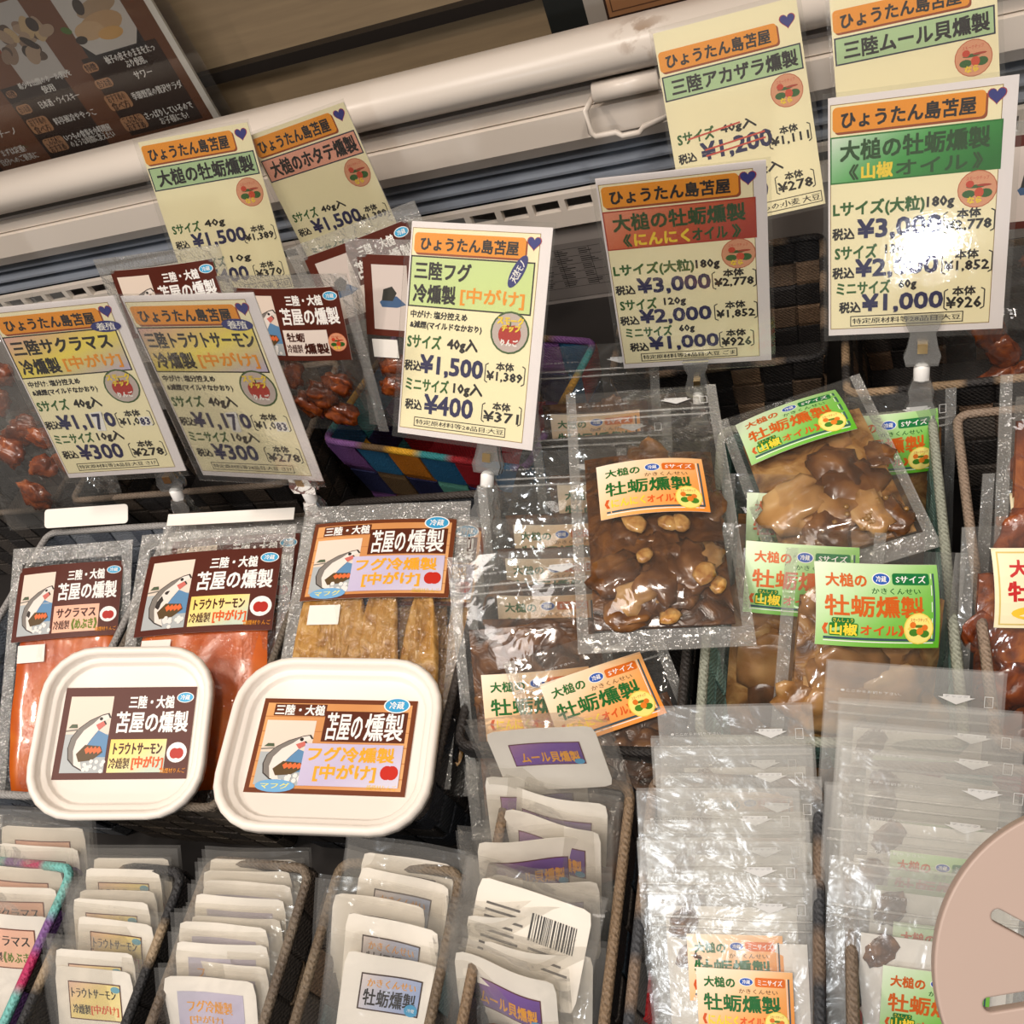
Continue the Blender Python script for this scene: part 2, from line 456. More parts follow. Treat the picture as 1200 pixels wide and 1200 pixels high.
z1 = aty(250, 80, WY).z; z0 = aty(250, 94, WY).z
g = G(); g.box(-1.6, aty(640, 0, WY).x, WY - 0.012, WY, z0, z1)
tag(g.done('trim_1', DARKTRIM), kind='structure')
g = G(); g.box(aty(645, 5, WY).x, aty(692, 5, WY).x, WY - 0.02, WY, -0.7, 1.5)
tag(g.done('trim_2', plain('dark_green_post', rgb(38, 40, 38), 0.4)), kind='structure')
g = G(); g.box(aty(692, 5, WY).x, 0.8, WY - 0.022, WY, -0.7, 1.5)
tag(g.done('trim_3', plain('pale_post', rgb(176, 166, 154), 0.5)), kind='structure')

# ------------------------------------------------------------------ refrigerated display case
case = thing('display_case', 'cream open refrigerated display case holding the baskets', 'display case', Matrix.Translation((-0.4, 0.3, -0.74)))
inv = case.matrix_world.inverted()
def case_part(name, gg, mat, smooth=False):
    return gg.done(name, mat, case, inv, smooth)
X0, X1 = -1.35, 0.5
g = G(); g.box(X0, X1, -0.14, 0.78, -0.74, -0.03); case_part('cabinet_body', g, CASEW)
g = G(); g.box(X0, X1, -0.12, 0.71, -0.03, 0.0); case_part('base_tray', g, plain('dark_tray', rgb(34, 31, 30), 0.5))
g = G(); g.box(X0, X1, -0.14, -0.12, -0.03, 0.13); case_part('front_wall', g, CASEW)
g = G(); g.box(X0, X1, 0.705, 0.735, 0.0, 0.096); case_part('rear_wall', g, CASEG)
g = G(); g.box(X0, X1, 0.74, 0.78, 0.0, 0.2); case_part('duct_liner', g, plain('dark_duct', rgb(22, 26, 32), 0.6))
# air grille: two strips and the teeth between the slots
g = G()
g.box(X0, X1, 0.698, 0.704, 0.086, 0.1015); g.box(X0, X1, 0.698, 0.704, 0.1125, 0.1175)
gr = case_part('air_grille', g, CASEW)
tooth = G(); tooth.box(-0.0028, 0.0028, -0.003, 0.003, -0.0055, 0.0055)
t0 = None
x = -1.2
while x < 0.45:
    mat4 = inv @ Matrix.Translation((x, 0.701, 0.107))
    if t0 is None: t0 = tooth.done('grille_tooth', CASEW, case, mat4)
    else: link('grille_tooth', t0.data, case, mat4)
    x += 0.029
for k, z in enumerate((0.1205, 0.1305, 0.1405)):
    g = G(); g.extrude_x([(0.702 + .004 * k, z), (0.702 + .004 * k, z + 0.0022), (0.745, z + 0.0095), (0.745, z + 0.0065)], X0, X1)
    case_part('louvre_blade', g, CASEB)
g = G(); g.extrude_x([(0.696, 0.187), (0.695, 0.1645), (0.703, 0.152), (0.76, 0.152), (0.76, 0.187)], X0, X1); case_part('fascia', g, CASEW)
g = G(); g.extrude_x([(0.700, 0.1885), (0.699, 0.1975), (0.76, 0.1975), (0.76, 0.1885)], X0, X1); case_part('rail', g, CASEW)
g = G(); g.extrude_x([(0.706, 0.1975), (0.706, 0.2005), (0.76, 0.2005), (0.76, 0.1975)], X0, X1); case_part('rail_seal', g, CASEG)
g = G(); g.box(X0, X1, 0.728, 0.77, 0.2, 0.212); case_part('shadow_gap', g, BLACK)
# rounded lip with an age stain
lipm = CASEW.copy(); lipm.name = 'cream_lip_enamel'
N = lipm.node_tree.nodes; L = lipm.node_tree.links
p = N['Principled BSDF']; src = p.inputs['Base Color'].links[0].from_socket
tc = N.new('ShaderNodeTexCoord'); nz = N.new('ShaderNodeTexNoise'); nz.inputs['Scale'].default_value = 90; nz.inputs['Detail'].default_value = 5
L.new(tc.outputs['Object'], nz.inputs['Vector'])
sp = aty(752, 38, 0.69)
ds = N.new('ShaderNodeVectorMath'); ds.operation = 'DISTANCE'; ds.inputs[1].default_value = sp
L.new(tc.outputs['Object'], ds.inputs[0])
m1 = N.new('ShaderNodeMapRange'); m1.inputs['From Min'].default_value = 0.004; m1.inputs['From Max'].default_value = 0.026; m1.inputs['To Min'].default_value = 0.75; m1.inputs['To Max'].default_value = 0.0
L.new(ds.outputs['Value'], m1.inputs['Value'])
m2 = N.new('ShaderNodeMapRange'); m2.inputs['From Min'].default_value = 0.48; m2.inputs['From Max'].default_value = 0.6
L.new(nz.outputs['Fac'], m2.inputs['Value'])
mm = N.new('ShaderNodeMath'); mm.operation = 'MULTIPLY'; L.new(m1.outputs[0], mm.inputs[0]); L.new(m2.outputs[0], mm.inputs[1])
mx = N.new('ShaderNodeMix'); mx.data_type = 'RGBA'; mx.inputs[7].default_value = lin(rgb(150, 120, 92)) + (1,)
L.new(mm.outputs[0], mx.inputs[0]); L.new(src, mx.inputs[6]); L.new(mx.outputs[2], p.inputs['Base Color'])
prof = [(0.73, 0.207), (0.695, 0.2095)] + [(0.7035 - 0.020 * math.cos(math.radians(a)), 0.2255 + 0.0165 * math.sin(math.radians(a))) for a in range(-60, 95, 6)] + [(0.716, 0.2405), (0.722, 0.237), (0.73, 0.230)]
g = G(); g.extrude_x(prof, X0, X1); case_part('lip', g, lipm, True)
# unseen shelf and two brackets, added above the rear to shade it
g = G(); g.box(X0, X1, 0.43, 0.82, 0.80, 0.825); case_part('added_shade_shelf', g, CASEW)
for bx in (X0 + .02, X1 - .05):
    g = G(); g.prism([(0.5, 0.8), (0.82, 0.8), (0.82, 0.62)], 0, 0.03); g.done('shade_shelf_bracket', CASEG, case, inv @ Matrix(((0, 0, 1, bx), (1, 0, 0, 0), (0, 1, 0, 0), (0, 0, 0, 1))))
# bail handle and its bracket
hx0, hx1 = aty(682, 100, 0.69).x, aty(771, 80, 0.69).x
g = G(); g.tube([(hx0 + 0.006, 0.694, 0.2), (hx1 - 0.002, 0.694, 0.2)], 0.0075, 12); case_part('handle_bracket', g, CASEW, True)
y = 0.681
g = G(); g.tube([(hx0 + .004, .692, .197), (hx0, y, .194), (hx0 - .001, y, .176), (hx0 + .002, y, .172), (hx0 + .018, y, .172), (hx0 + .022, y, .168), (hx1 - .022, y, .168), (hx1 - .018, y, .172), (hx1 + .001, y, .176), (hx1 + .004, y, .181), (hx1 + .004, y, .196), (hx1, .692, .199)], 0.0024, 8)
case_part('bail_handle', g, CASEW, True)
# rating plate on the rear wall
c = aty(668, 318, 0.704)
p = Print(0.075, 0.06); p.rect(0, 0, 1, 1, rgb(120, 114, 110))
for i in range(6): p.line(.05, .1 + i * .14, .95, .1 + i * .14, .006, rgb(50, 48, 48))
for j in range(3): p.line(.05 + j * .38, .1, .05 + j * .38, .8, .006, rgb(50, 48, 48))
for i in range(5):
    for j in range(3):
        for q in range(3):
            p.rect(.08 + j * .3, .125 + i * .14 + q * .035, .08 + j * .3 + R_.uniform(.1, .22), .14 + i * .14 + q * .035, rgb(44, 42, 42), n=1)
p.build(case, None, inv @ frame((c.x, 0.7045, c.z), (1, 0, 0), (0, 0, 1)), 'rating_plate')
g = G(); g.lathe([(0.0045, 0), (0.0045, 0.0015), (0.003, 0.003), (0.0008, 0.0034)], 12)
for q in ((348, 340), (520, 270)):
    c = aty(*q, 0.704); g.done('screw', CASEG, case, inv @ frame((c.x, 0.705, c.z), (1, 0, 0), (0, 0, 1)), True)

# ------------------------------------------------------------------ posters behind the case
PY = 0.79
pxr = aty(255, 133, PY).x
PW, PH, PZ1 = 0.46, 0.42, 0.60
poster = thing('menu_poster', 'brown menu poster with food photos standing behind the case at the left', 'poster', frame((pxr - PW / 2, PY, PZ1 - PH), (1, 0, 0), (0, 0, 1)))
g = G(); g.box(-PW / 2, PW / 2, 0, PH, -0.003, 0); g.done('board', PAPER, poster)
p = Print(PW, PH)
def puv(px, py):
    q = aty(px, py, PY); return ((q.x - (pxr - PW)) / PW, (PZ1 - q.z) / PH)
BR = rgb(122, 76, 48); DB = rgb(52, 32, 22); TAN = rgb(190, 140, 100)
p.rect(0, 0, .985, 1, BR, [rgb(140, 86, 52), rgb(110, 66, 40)], (.6, .6))
for _ in range(160):
    a, b = R_.random() * .98, R_.random(); p.ell(a, b, R_.uniform(.002, .012), rgb(R_.randint(92, 150), R_.randint(56, 90), R_.randint(36, 58)), R_.uniform(.001, .006), 7, R_.random() * 3)
def ptext(s, l, r, hh, c=WHT, **k):
    (u0, va), (u1, vb) = puv(*l), puv(*r); v = (va + vb) / 2
    p.text(s, u0, v - hh / PH / 2, u1, v + hh / PH / 2, c, .03, res=1, copies=2, **k)
def rect_px(a, b, c, n=6, c2=None, d=(1, 0)):
    (u0, v0), (u1, v1) = puv(*a), puv(*b); p.rect(u0, v0, u1, v1, c, c2, d, n)
def pill(a, b, lines, hh):
    (u0, v0), (u1, v1) = puv(*a), puv(*b); p.rrect(u0, v0, u1, v1, .008, TAN)
    n = len(lines)
    for i, s in enumerate(lines):
        vv = v0 + (v1 - v0) * (i + .5) / n; um = (u1 - u0) * .12
        p.text(s, u0 + um, vv - hh / PH / 2, u1 - um, vv + hh / PH / 2, rgb(70, 40, 28), .03, res=1, copies=2)
# dark text panels
rect_px((95, 70), (238, 138), DB); rect_px((0, 105), (130, 170), DB); rect_px((-110, 130), (12, 210), DB)
# right photo: white plate with oysters
def pell(c, r, colr, rv, rot=0.0):
    u, v = puv(*c); p.ell(u, v, r, colr, rv, 18, rot)
a, b = puv(58, -2), puv(168, 45)
p.rect(a[0], a[1] - .03, b[0], b[1] + .015, rgb(46, 40, 40))
k = .02
u0, v0, u1, v1 = a[0], a[1] - .03, b[0], b[1] + .005
p.poly([(u0 + k, v0), (u1 - k, v0), (u1, v0 + k * 1.4), (u1, v1 - k * 1.4), (u1 - k, v1), (u0 + k, v1), (u0, v1 - k * 1.4), (u0, v0 + k * 1.4)], rgb(206, 200, 194))
for q, r, cc, rv, rot in (((112, 8), .05, rgb(176, 150, 122), .016, -.1), ((118, 28), .055, rgb(196, 160, 120), .022, -.1), ((105, 36), .035, rgb(206, 172, 132), .018, 0), ((130, 38), .03, rgb(214, 168, 104), .012, 0), ((92, 8), .012, rgb(70, 58, 52), .016, .4), ((96, 47), .014, rgb(58, 48, 40), .008, 0), ((78, 36), .012, rgb(84, 116, 44), .007, .4)): pell(q, r, cc, rv, rot)
a, b = puv(-20, 30), puv(74, 78)
p.rect(a[0], a[1] - .03, b[0], b[1] + .015, rgb(196, 190, 186))
for i in range(26):
    q = (R_.uniform(-10, 55), R_.uniform(28, 72)); pell(q, R_.uniform(.01, .026), R_.choice([rgb(150, 124, 104), rgb(176, 150, 126), rgb(96, 76, 64), rgb(60, 46, 40), rgb(200, 172, 130)]), R_.uniform(.008, .016), R_.random() * 3)
# right column
pill((95, 76), (118, 82), ['特徴'], .007); pill((109, 95), (135, 100), ['合うお酒'], .007)
pill((120, 113), (158, 124), ['おすすめの', '食べ方'], .008); pill((139, 139), (176, 148), ['こんな人に', 'おすすめ'], .008)
ptext('柚子の皮そのままをたっ', (123, 70), (181, 55), .0075); ptext('ぷり使用。', (147, 75), (171, 69), .0075)
ptext('サワー', (158, 89), (178, 83), .0075); ptext('季節野菜の贅沢サラダ', (155, 113), (213, 98), .0075)
ptext('さっぱりしているので', (170, 136), (225, 122), .0075); ptext('お子様にも!', (188, 142), (220, 134), .0075)
# middle column
pill((5, 108), (22, 113), ['特徴'], .007); pill((17, 125), (40, 131), ['合うお酒'], .007)
pill((29, 141), (65, 152), ['おすすめの', '食べ方'], .008); pill((48, 164), (83, 174), ['こんな人に', 'おすすめ'], .008)
ptext('希少な山間のホール(粒)を', (22, 102), (83, 85), .0075); ptext('使用', (50, 106), (63, 101), .0075)
ptext('日本酒・ウイスキー', (47, 124), (92, 110), .0075); ptext('料亭風冷ややっこ', (64, 143), (111, 130), .0075)
ptext('いつもの食事を小料理屋', (76, 162), (129, 148), .0075); ptext('のような時間に変えたい', (83, 169), (134, 156), .0075)
# left column
ptext('ピンチーノ', (-16, 160), (19, 154), .0075); ptext('まずは定番!', (2, 180), (29, 173), .0075); ptext('自分へのご褒美に', (2, 191), (44, 181), .0075)
p.build(poster, None, Matrix.Translation((0, PH / 2, 0)))
g = G(); g.box(-PW / 2, PW / 2 + 0.02, -0.004, PH, 0.006, 0.0066); g.done('clear_sleeve', SLEEVE, poster)

a = aty(800, 0, PY - .0)
fw, fh = 0.16, 0.18
fr = thing('framed_notice', 'tan notice with thin dark border behind the case top', 'poster', frame((aty(712, 22, PY).x + fw / 2, PY, aty(712, 24, PY).z), (1, 0, 0), (0, 0, 1)))
g = G(); g.box(-fw / 2, fw / 2, 0, fh, -0.003, 0); g.done('board', PAPER, fr)
p = Print(fw, fh); p.rect(0, 0, 1, 1, rgb(168, 120, 82)); p.box(.0, .0, 1, 1, .012, rgb(60, 42, 34)); p.box(.03, .03, .97, .97, .006, rgb(96, 66, 48))
p.ell(.3, .8, .12, rgb(176, 180, 190), .05)
p.build(fr, None, Matrix.Translation((0, fh / 2, 0)))

# ------------------------------------------------------------------ woven baskets
def lerp(a, b, t): return a + (b - a) * t
def basket(label, cx, cy, sx, sy, h, rot, rimc, vpal, hpal, band=0.021, taper=0.88, z=0.0, name='woven_basket', group='woven webbing baskets', rimseg=True):
    root = thing(name, label, 'basket', Matrix.Translation((cx, cy, z)) @ Matrix.Rotation(rot, 4, 'Z'), group)
    hx, hy = sx / 2, sy / 2
    def wallpt(side, t, zz, off):
        k = lerp(taper, 1.0, zz / h); a = hx * k; b = hy * k
        if side == 0: return (lerp(-a, a, t), -b - off, zz)
        if side == 1: return (a + off, lerp(-b, b, t), zz)
        if side == 2: return (lerp(a, -a, t), b + off, zz)
        return (-a - off, lerp(b, -b, t), zz)
    rows = max(3, round(h / band)); amp = 0.0011; th = 0.0007
    counts = [max(3, round((sx if s % 2 == 0 else sy) / band)) for s in range(4)]
    gi = 0; rim_cols = []
    for s in range(4):
        n = counts[s]
        for i in range(n):
            t0, t1 = i / n + .04 / n, (i + 1) / n - .04 / n
            V = []; st = []
            for r in range(rows):
                sg = 1 if (r + i + s) % 2 == 0 else -1
                for f in (0.15, 0.5, 0.85): st.append(((r + f) / rows, sg * amp))
            st = [(0.0, 0.0)] + st + [(1.0, 0.0)]
            for q, off in st:
                V += [wallpt(s, t0, q * h, off - th), wallpt(s, t1, q * h, off - th), wallpt(s, t1, q * h, off + th), wallpt(s, t0, q * h, off + th)]
            F = []
            for q in range(len(st) - 1):
                for e in range(4):
                    F.append((q * 4 + e, q * 4 + (e + 1) % 4, q * 4 + 4 + (e + 1) % 4, q * 4 + 4 + e))
            c = lin(vpal[gi % len(vpal)])
            mk('woven_band', V, F, WEB, root, None, False, [c] * len(V))
            rim_cols.append((s, t0, t1, vpal[gi % len(vpal)])); gi += 1
    for r in range(rows):
        V = []; zz0, zz1 = (r + .05) / rows * h, (r + .95) / rows * h
        for s in range(4):
            n = counts[s]
            for i in range(n):
                sg = -1 if (r + i + s) % 2 == 0 else 1
                for f in (0.1, 0.5, 0.9):
                    t = (i + f) / n; off = sg * amp
                    V += [wallpt(s, t, zz0, off - th), wallpt(s, t, zz1, off - th), wallpt(s, t, zz1, off + th), wallpt(s, t, zz0, off + th)]
        m = len(V) // 4; F = []
        for q in range(m):
            q2 = (q + 1) % m
            for e in range(4): F.append((q * 4 + e, q * 4 + (e + 1) % 4, q2 * 4 + (e + 1) % 4, q2 * 4 + e))
        mk('woven_band', V, F, WEB, root, None, False, [lin(hpal[r % len(hpal)])] * len(V))
    # rope rim with rounded corners
    pts = []; cols = []; rr = 0.008
    for s, (cxx, cyy, a0) in enumerate(((hx - rr, -hy + rr, -90), (hx - rr, hy - rr, 0), (-hx + rr, hy - rr, 90), (-hx + rr, -hy + rr, 180))):
        n = counts[s] * 3
        st = [(-hx + rr, -hy), (hx, -hy + rr), (hx - rr, hy), (-hx, hy - rr)][s]; en = [(hx - rr, -hy), (hx, hy - rr), (-hx + rr, hy), (-hx, -hy + rr)][s]
        for i in range(n):
            t = (i + .5) / n; pts.append((lerp(st[0], en[0], t), lerp(st[1], en[1], t), h))
            cc = rimc[(i // 3) % len(rimc)]; cols.append(lin(cc))
        for i in range(4):
            a = math.radians(a0 + 18 + i * 18); pts.append((cxx + rr * math.cos(a), cyy + rr * math.sin(a), h)); cols.append(lin(rimc[0]))
    g = G(); g.tube(pts, 0.0027, 8, True, cols); o = g.done('rope_rim', WEB, root, None, True, True)
    k = taper
    g = G(); g.box(-hx * k, hx * k, -hy * k, hy * k, 0.0, 0.002, lin(hpal[0])); g.done('base', WEB, root, None, False, True)
    return root

K0 = rgb(40, 37, 36); K1 = rgb(68, 62, 57); BRN = rgb(112, 88, 66); TAUPE = rgb(134, 120, 106); STONE = rgb(156, 148, 138)
def bspec(label, x0, x1, y0, y1, h, rim, vp, hp, rot=0.0, z=0.0):
    return basket(label, (x0 + x1) / 2, (y0 + y1) / 2, x1 - x0 - .007, y1 - y0 - .006, h, rot, rim, vp, hp, z=z)
HB = 0.096
# middle row
bspec('grey-blue basket under the cherry salmon packs at the left', -.637, -.505, .163, .385, HB, [rgb(150, 148, 146)], [rgb(96, 104, 114), rgb(74, 80, 90)], [rgb(110, 116, 124), rgb(66, 70, 78)])
bspec('dark taupe basket under the trout salmon packs', -.503, -.368, .163, .385, HB, [rgb(98, 88, 76)], [rgb(70, 62, 54), rgb(92, 82, 70)], [rgb(78, 70, 60), K1])
bspec('dark basket under the pufferfish packs', -.366, -.236, .165, .395, HB, [rgb(60, 54, 50)], [rgb(34, 38, 44), K0], [rgb(28, 32, 40), K0])
bspec('black basket holding the garlic oil oyster pouches', -.233, -.103, .207, .436, HB, [rgb(40, 36, 34)], [K0, rgb(36, 36, 38)], [K0, K1])
bspec('grey-green basket holding the green label oyster pouches', -.100, .030, .215, .434, HB, [rgb(142, 146, 132)], [rgb(104, 140, 132), rgb(140, 176, 168)], [rgb(120, 158, 150), rgb(88, 116, 110)])
bspec('brown basket with red lettered pouches at the right edge', .036, .168, .215, .43, HB, [rgb(138, 120, 104)], [rgb(92, 78, 66), K1], [rgb(78, 66, 58), K0])
# back row
bspec('dark basket of clear bags at the far left edge', -.86, -.645, .405, .535, HB, [rgb(90, 80, 70)], [K0, K1], [K1, K0])
bspec('brown-black basket behind the two salmon price cards', -.632, -.414, .412, .55, HB, [rgb(120, 106, 92)], [rgb(58, 50, 44), K0, rgb(74, 64, 54)], [K0, rgb(52, 46, 40)])
PUR = rgb(112, 72, 130); BLU = rgb(34, 98, 140); TEAL = rgb(52, 142, 146); MUST = rgb(212, 158, 34); ORA = rgb(200, 120, 26); NVY = rgb(26, 32, 72); CRM = rgb(160, 28, 38); UMB = rgb(92, 72, 46); MINT = rgb(92, 158, 140)
b = basket('multicoloured basket of purple, teal, mustard and red woven bands', -0.297, 0.494, .180, .125, HB, -0.26, [PUR, UMB, MUST, TEAL, CRM, BLU, MUST], [PUR, UMB, ORA, MINT, CRM, UMB, PUR, TEAL, MUST, CRM, BLU], [CRM, NVY, BLU], band=0.030)
bspec('black and brown checked basket behind the garlic price card', -.180, -.030, .486, .62, HB, [K0, rgb(124, 106, 88)], [K0, rgb(120, 96, 74), K0], [K0, rgb(98, 80, 64)])
bspec('black and tan rimmed basket behind the green price card', -.024, .19, .449, .58, HB, [rgb(150, 126, 98), K0], [K0, rgb(104, 82, 64)], [K0, K1])
# front row
FR = [
 ('teal and pink rimmed basket of cherry salmon packets', -.535, -.452, -.03, .128, [rgb(110, 176, 170), rgb(176, 44, 92), rgb(120, 84, 140)], [K0, rgb(90, 60, 110)], [K1, K0]),
 ('black rimmed basket of trout salmon packets', -.447, -.374, -.03, .132, [rgb(40, 40, 42), rgb(36, 36, 38), rgb(146, 128, 104)], [K0, rgb(34, 36, 42)], [K0, K1]),
 ('slim dark basket of pufferfish packets', -.366, -.294, -.03, .140, [rgb(108, 96, 82), rgb(92, 80, 68)], [K0, rgb(70, 60, 52), K1], [K1, rgb(96, 80, 62)]),
 ('rope rimmed basket of plain oyster packets', -.284, -.207, -.03, .145, [rgb(112, 98, 80), rgb(98, 84, 68)], [K0, rgb(92, 74, 58), rgb(92, 112, 116)], [K1, rgb(84, 70, 56)]),
 ('beige rope rimmed basket of mussel packets', -.198, -.125, -.02, .195, [rgb(120, 100, 78)], [K0, rgb(48, 60, 68)], [K0, K1]),
 ('basket with red inner band holding small garlic oyster bags', -.121, -.035, -.02, .200, [rgb(116, 98, 82), rgb(56, 58, 62)], [rgb(34, 36, 40), rgb(60, 66, 72)], [rgb(168, 22, 30), K0, rgb(40, 46, 52)]),
 ('tan rope rimmed basket of small green label bags', -.029, .062, -.02, .210, [rgb(122, 106, 90)], [rgb(124, 170, 168), K0], [K0, rgb(160, 24, 32), rgb(110, 160, 158)]),
]
for lab, x0, x1, y0, y1, rim, vp, hp in FR: bspec(lab, x0, x1, y0, y1, HB, rim, vp, hp)
# ------------------------------------------------------------------ price cards and their clips
SW, SH = 0.092, 0.130
YC = rgb(250, 241, 200)
def card_base(label, c, u, v, white):
    m = frame(Vector(c) - Vector(v).normalized() * SH / 2, u, v)
    root = thing('price_card', label, 'price card', m, 'price cards above the baskets')
    g = G(); g.box(-SW / 2, SW / 2, 0, SH, -0.0006, 0); card = g.done('card', CARD, root)
    p = Print(SW, SH)
    if white: p.rect(.012, .028, .925, .972, rgb(150, 120, 60)); p.rect(.016, .031, .921, .969, YC)
    else: p.rect(0, 0, 1, 1, YC)
    return root, p
def card_done(root, p):
    # gentle bow of the laminated sheet
    p.build(root, None, Matrix.Translation((0, SH / 2, 0)))
    g = G(); g.box(-SW / 2 - .0025, SW / 2 + .0025, -.0025, SH + .0025, 0.0022, 0.0026); g.done('laminate_sleeve', SLEEVE, root)
def banner(p, u0, v0, u1, v1):
    p.rrect(u0 + .012, v0 + .01, u1 + .012, v1 + .01, .025, rgb(150, 70, 22)); p.rrect(u0, v0, u1, v1, .025, ORG)
    d = (v1 - v0)
    p.text('ひょうたん島苫屋', u0 + .05, v0 + d * .2, u1 - .05, v1 - d * .14, BLK, .03)
def foot(p, u0, v0, u1, v1, s):
    p.box(u0, v0, u1, v1, .006, rgb(60, 54, 40)); p.text(s, u0 + .015, v0 + .011, u1 - .015, v1 - .011, BLK, .03, res=1, copies=2)
def price_row(p, v, price, base, uz, up0, up1, ub0, ub1, dv=0.0, hz=.085):
    p.text('税込', uz - .005, v + .030, uz + .12, v + .078, BLK, .034, res=1, copies=4)
    p.text(price, up0, v, up1, v + hz, NAVY, .035)
    p.text('本体', (ub0 + ub1) / 2 - .065, v - .012 + dv, (ub0 + ub1) / 2 + .06, v + .026 + dv, BLK, .034, res=1, copies=4)
    p.text(base, ub0 + .012, v + .032 + dv, ub1 - .016, v + .079 + dv, BLK, .034, res=1, copies=4)
    bracket(p, ub0, v + .005 + dv, ub1, v + .078 + dv, BLK)

def card_single(label, c, u, v, name1, grad, gd, oval, oval_at, oval_rot, price1, base1, price2, base2, l1, patch, wf):
    root, p = card_base(label, c, u, v, True)
    banner(p, .03, .05, .83, .142); heart(p, .885, .07, .045)
    p.rect(.012, .155, .905, .392, BLK); p.rect(.022, .162, .895, .385, grad[0], list(grad[1:]), gd, 8)
    p.text(name1, .05, .182, l1, .262, BLK, .03)
    p.text('冷燻製', .05, .287, .36, .37, BLK, .03); p.text('[中がけ]', .40, .288, .85, .368, ORG, .025)
    p.ell(*oval_at, .115, rgb(40, 48, 120), .042, 24, oval_rot)
    p.text(oval, oval_at[0] - .07, oval_at[1] - .02, oval_at[0] + .07, oval_at[1] + .02, WHT, .03, oval_rot, res=1, copies=2)
    p.text('中がけ: 塩分控えめ', .04, .408, .46, .442, BLK, .035, res=1, copies=4)
    p.text('&減煙(マイルドなかおり)', .04, .458, .57, .495, BLK, .035, res=1, copies=4)
    apple_badge(p, .77, .475, .125)
    p.text('Sサイズ', .03, .52, .28, .583, GRN, .03); p.text('40g入', .33, .522, .55, .588, BLK, .034, res=1, copies=4)
    price_row(p, .615, price1, base1, .025, .14, .60, .62, .90, .01, .095)
    if patch:
        p.poly([(.42, .612), (.52, .605), (.50, .722), (.43, .72)], WHT); p.text('7', .435, .62, .495, .71, NAVY, .03)
        p.rect(.79, .656, .885, .71, WHT, n=1); p.text('83', .80, .661, .875, .704, NAVY, .034, res=1, copies=4)
    p.text('ミニサイズ', .04, .725, .36, .785, GRN, .03); p.text('10g入', .40, .726, .61, .790, BLK, .034, res=1, copies=4)
    price_row(p, .80, price2, base2, .05, .19, .55, .62, .90, .01, .09)
    foot(p, .12, .912, .80, .958, wf)
    card_done(root, p); return root

def card_triple(label, c, u, v, pal, ol, oc, wf):
    root, p = card_base(label, c, u, v, True)
    banner(p, .025, .04, .84, .138); heart(p, .895, .065, .045)
    p.rect(.012, .155, .935, .345, pal[2]); p.rect(.02, .161, .927, .339, pal[0], list(pal[1:]), (.75, .35), 8)
    p.text('大槌の牡蛎燻製', .07, .175, .87, .255, rgb(34, 74, 30), .03)
    p.text('《', .12, .272, .17, .332, rgb(40, 78, 34), .03, res=1); p.text('》', .79, .272, .84, .332, rgb(40, 78, 34), .03, res=1)
    p.text(ol, .19, .272, .19 + oc, .332, YEL, .04); p.text('オイル', .21 + oc, .274, .76, .33, rgb(36, 80, 34), .03)
    fruit_badge(p, .82, .415, .1)
    p.text('Lサイズ(大粒)', .03, .42, .54, .488, GRN, .03); p.text('180g', .555, .43, .70, .482, BLK, .034, res=1, copies=4)
    price_row(p, .50, '¥3,000', '¥2,778', .03, .17, .635, .65, .92, 0, .088)
    p.text('Sサイズ', .04, .605, .28, .663, GRN, .03); p.text('120g', .33, .612, .47, .66, BLK, .034, res=1, copies=4)
    price_row(p, .668, '¥2,000', '¥1,852', .03, .16, .625, .65, .92, 0, .085)
    p.text('ミニサイズ', .05, .762, .36, .818, GRN, .03); p.text('60g', .41, .766, .51, .812, BLK, .034, res=1, copies=4)
    price_row(p, .822, '¥1,000', '¥926', .07, .20, .66, .67, .89, 0, .083)
    foot(p, .13, .915, .78, .962, wf)
    card_done(root, p); return root

def card_back(label, c, u, v, name, pc, price1, base1, w1, price2, base2, w2, strike=False, mt=0.0):
    root, p = card_base(label, c, u, v, False)
    banner(p, .01, .025 + mt, .84, .135 + mt * .85); heart(p, .92, .055 + mt * .6, .05)
    p.rect(.01, .155 + mt * .85, .985, .292 + mt * .65, rgb(30, 34, 60)); p.rect(.02, .162 + mt * .85, .975, .285 + mt * .65, pc)
    p.text(name, .07, .178 + mt * .85, .95, .27 + mt * .65, BLK, .03)
    fruit_badge(p, .85, .385 + mt * .5, .115 - mt * .1)
    p.text('Sサイズ', .05, .50, .31, .56, GRN, .03); p.text(w1, .36, .505, .36 + .062 * len(w1), .558, BLK, .034, res=1, copies=4)
    price_row(p, .575, price1, base1, .04, .2, .70, .68, .97, .02, .095)
    if strike:
        for d in (0, .03): p.line(.23, .61 + d, .66, .585 + d, .012, rgb(206, 80, 66))
        p.line(.12, .54, .5, .515, .012, rgb(206, 80, 66))
    p.text('ミニサイズ', .08, .735, .44, .795, GRN, .03); p.text(w2, .5, .74, .5 + .062 * len(w2), .792, BLK, .034, res=1, copies=4)
    price_row(p, .81, price2, base2, .08, .24, .62, .68, .95, .01, .09)
    foot(p, .55, .93, .985, .985, 'もの:小麦 大豆')
    card_done(root, p); return root

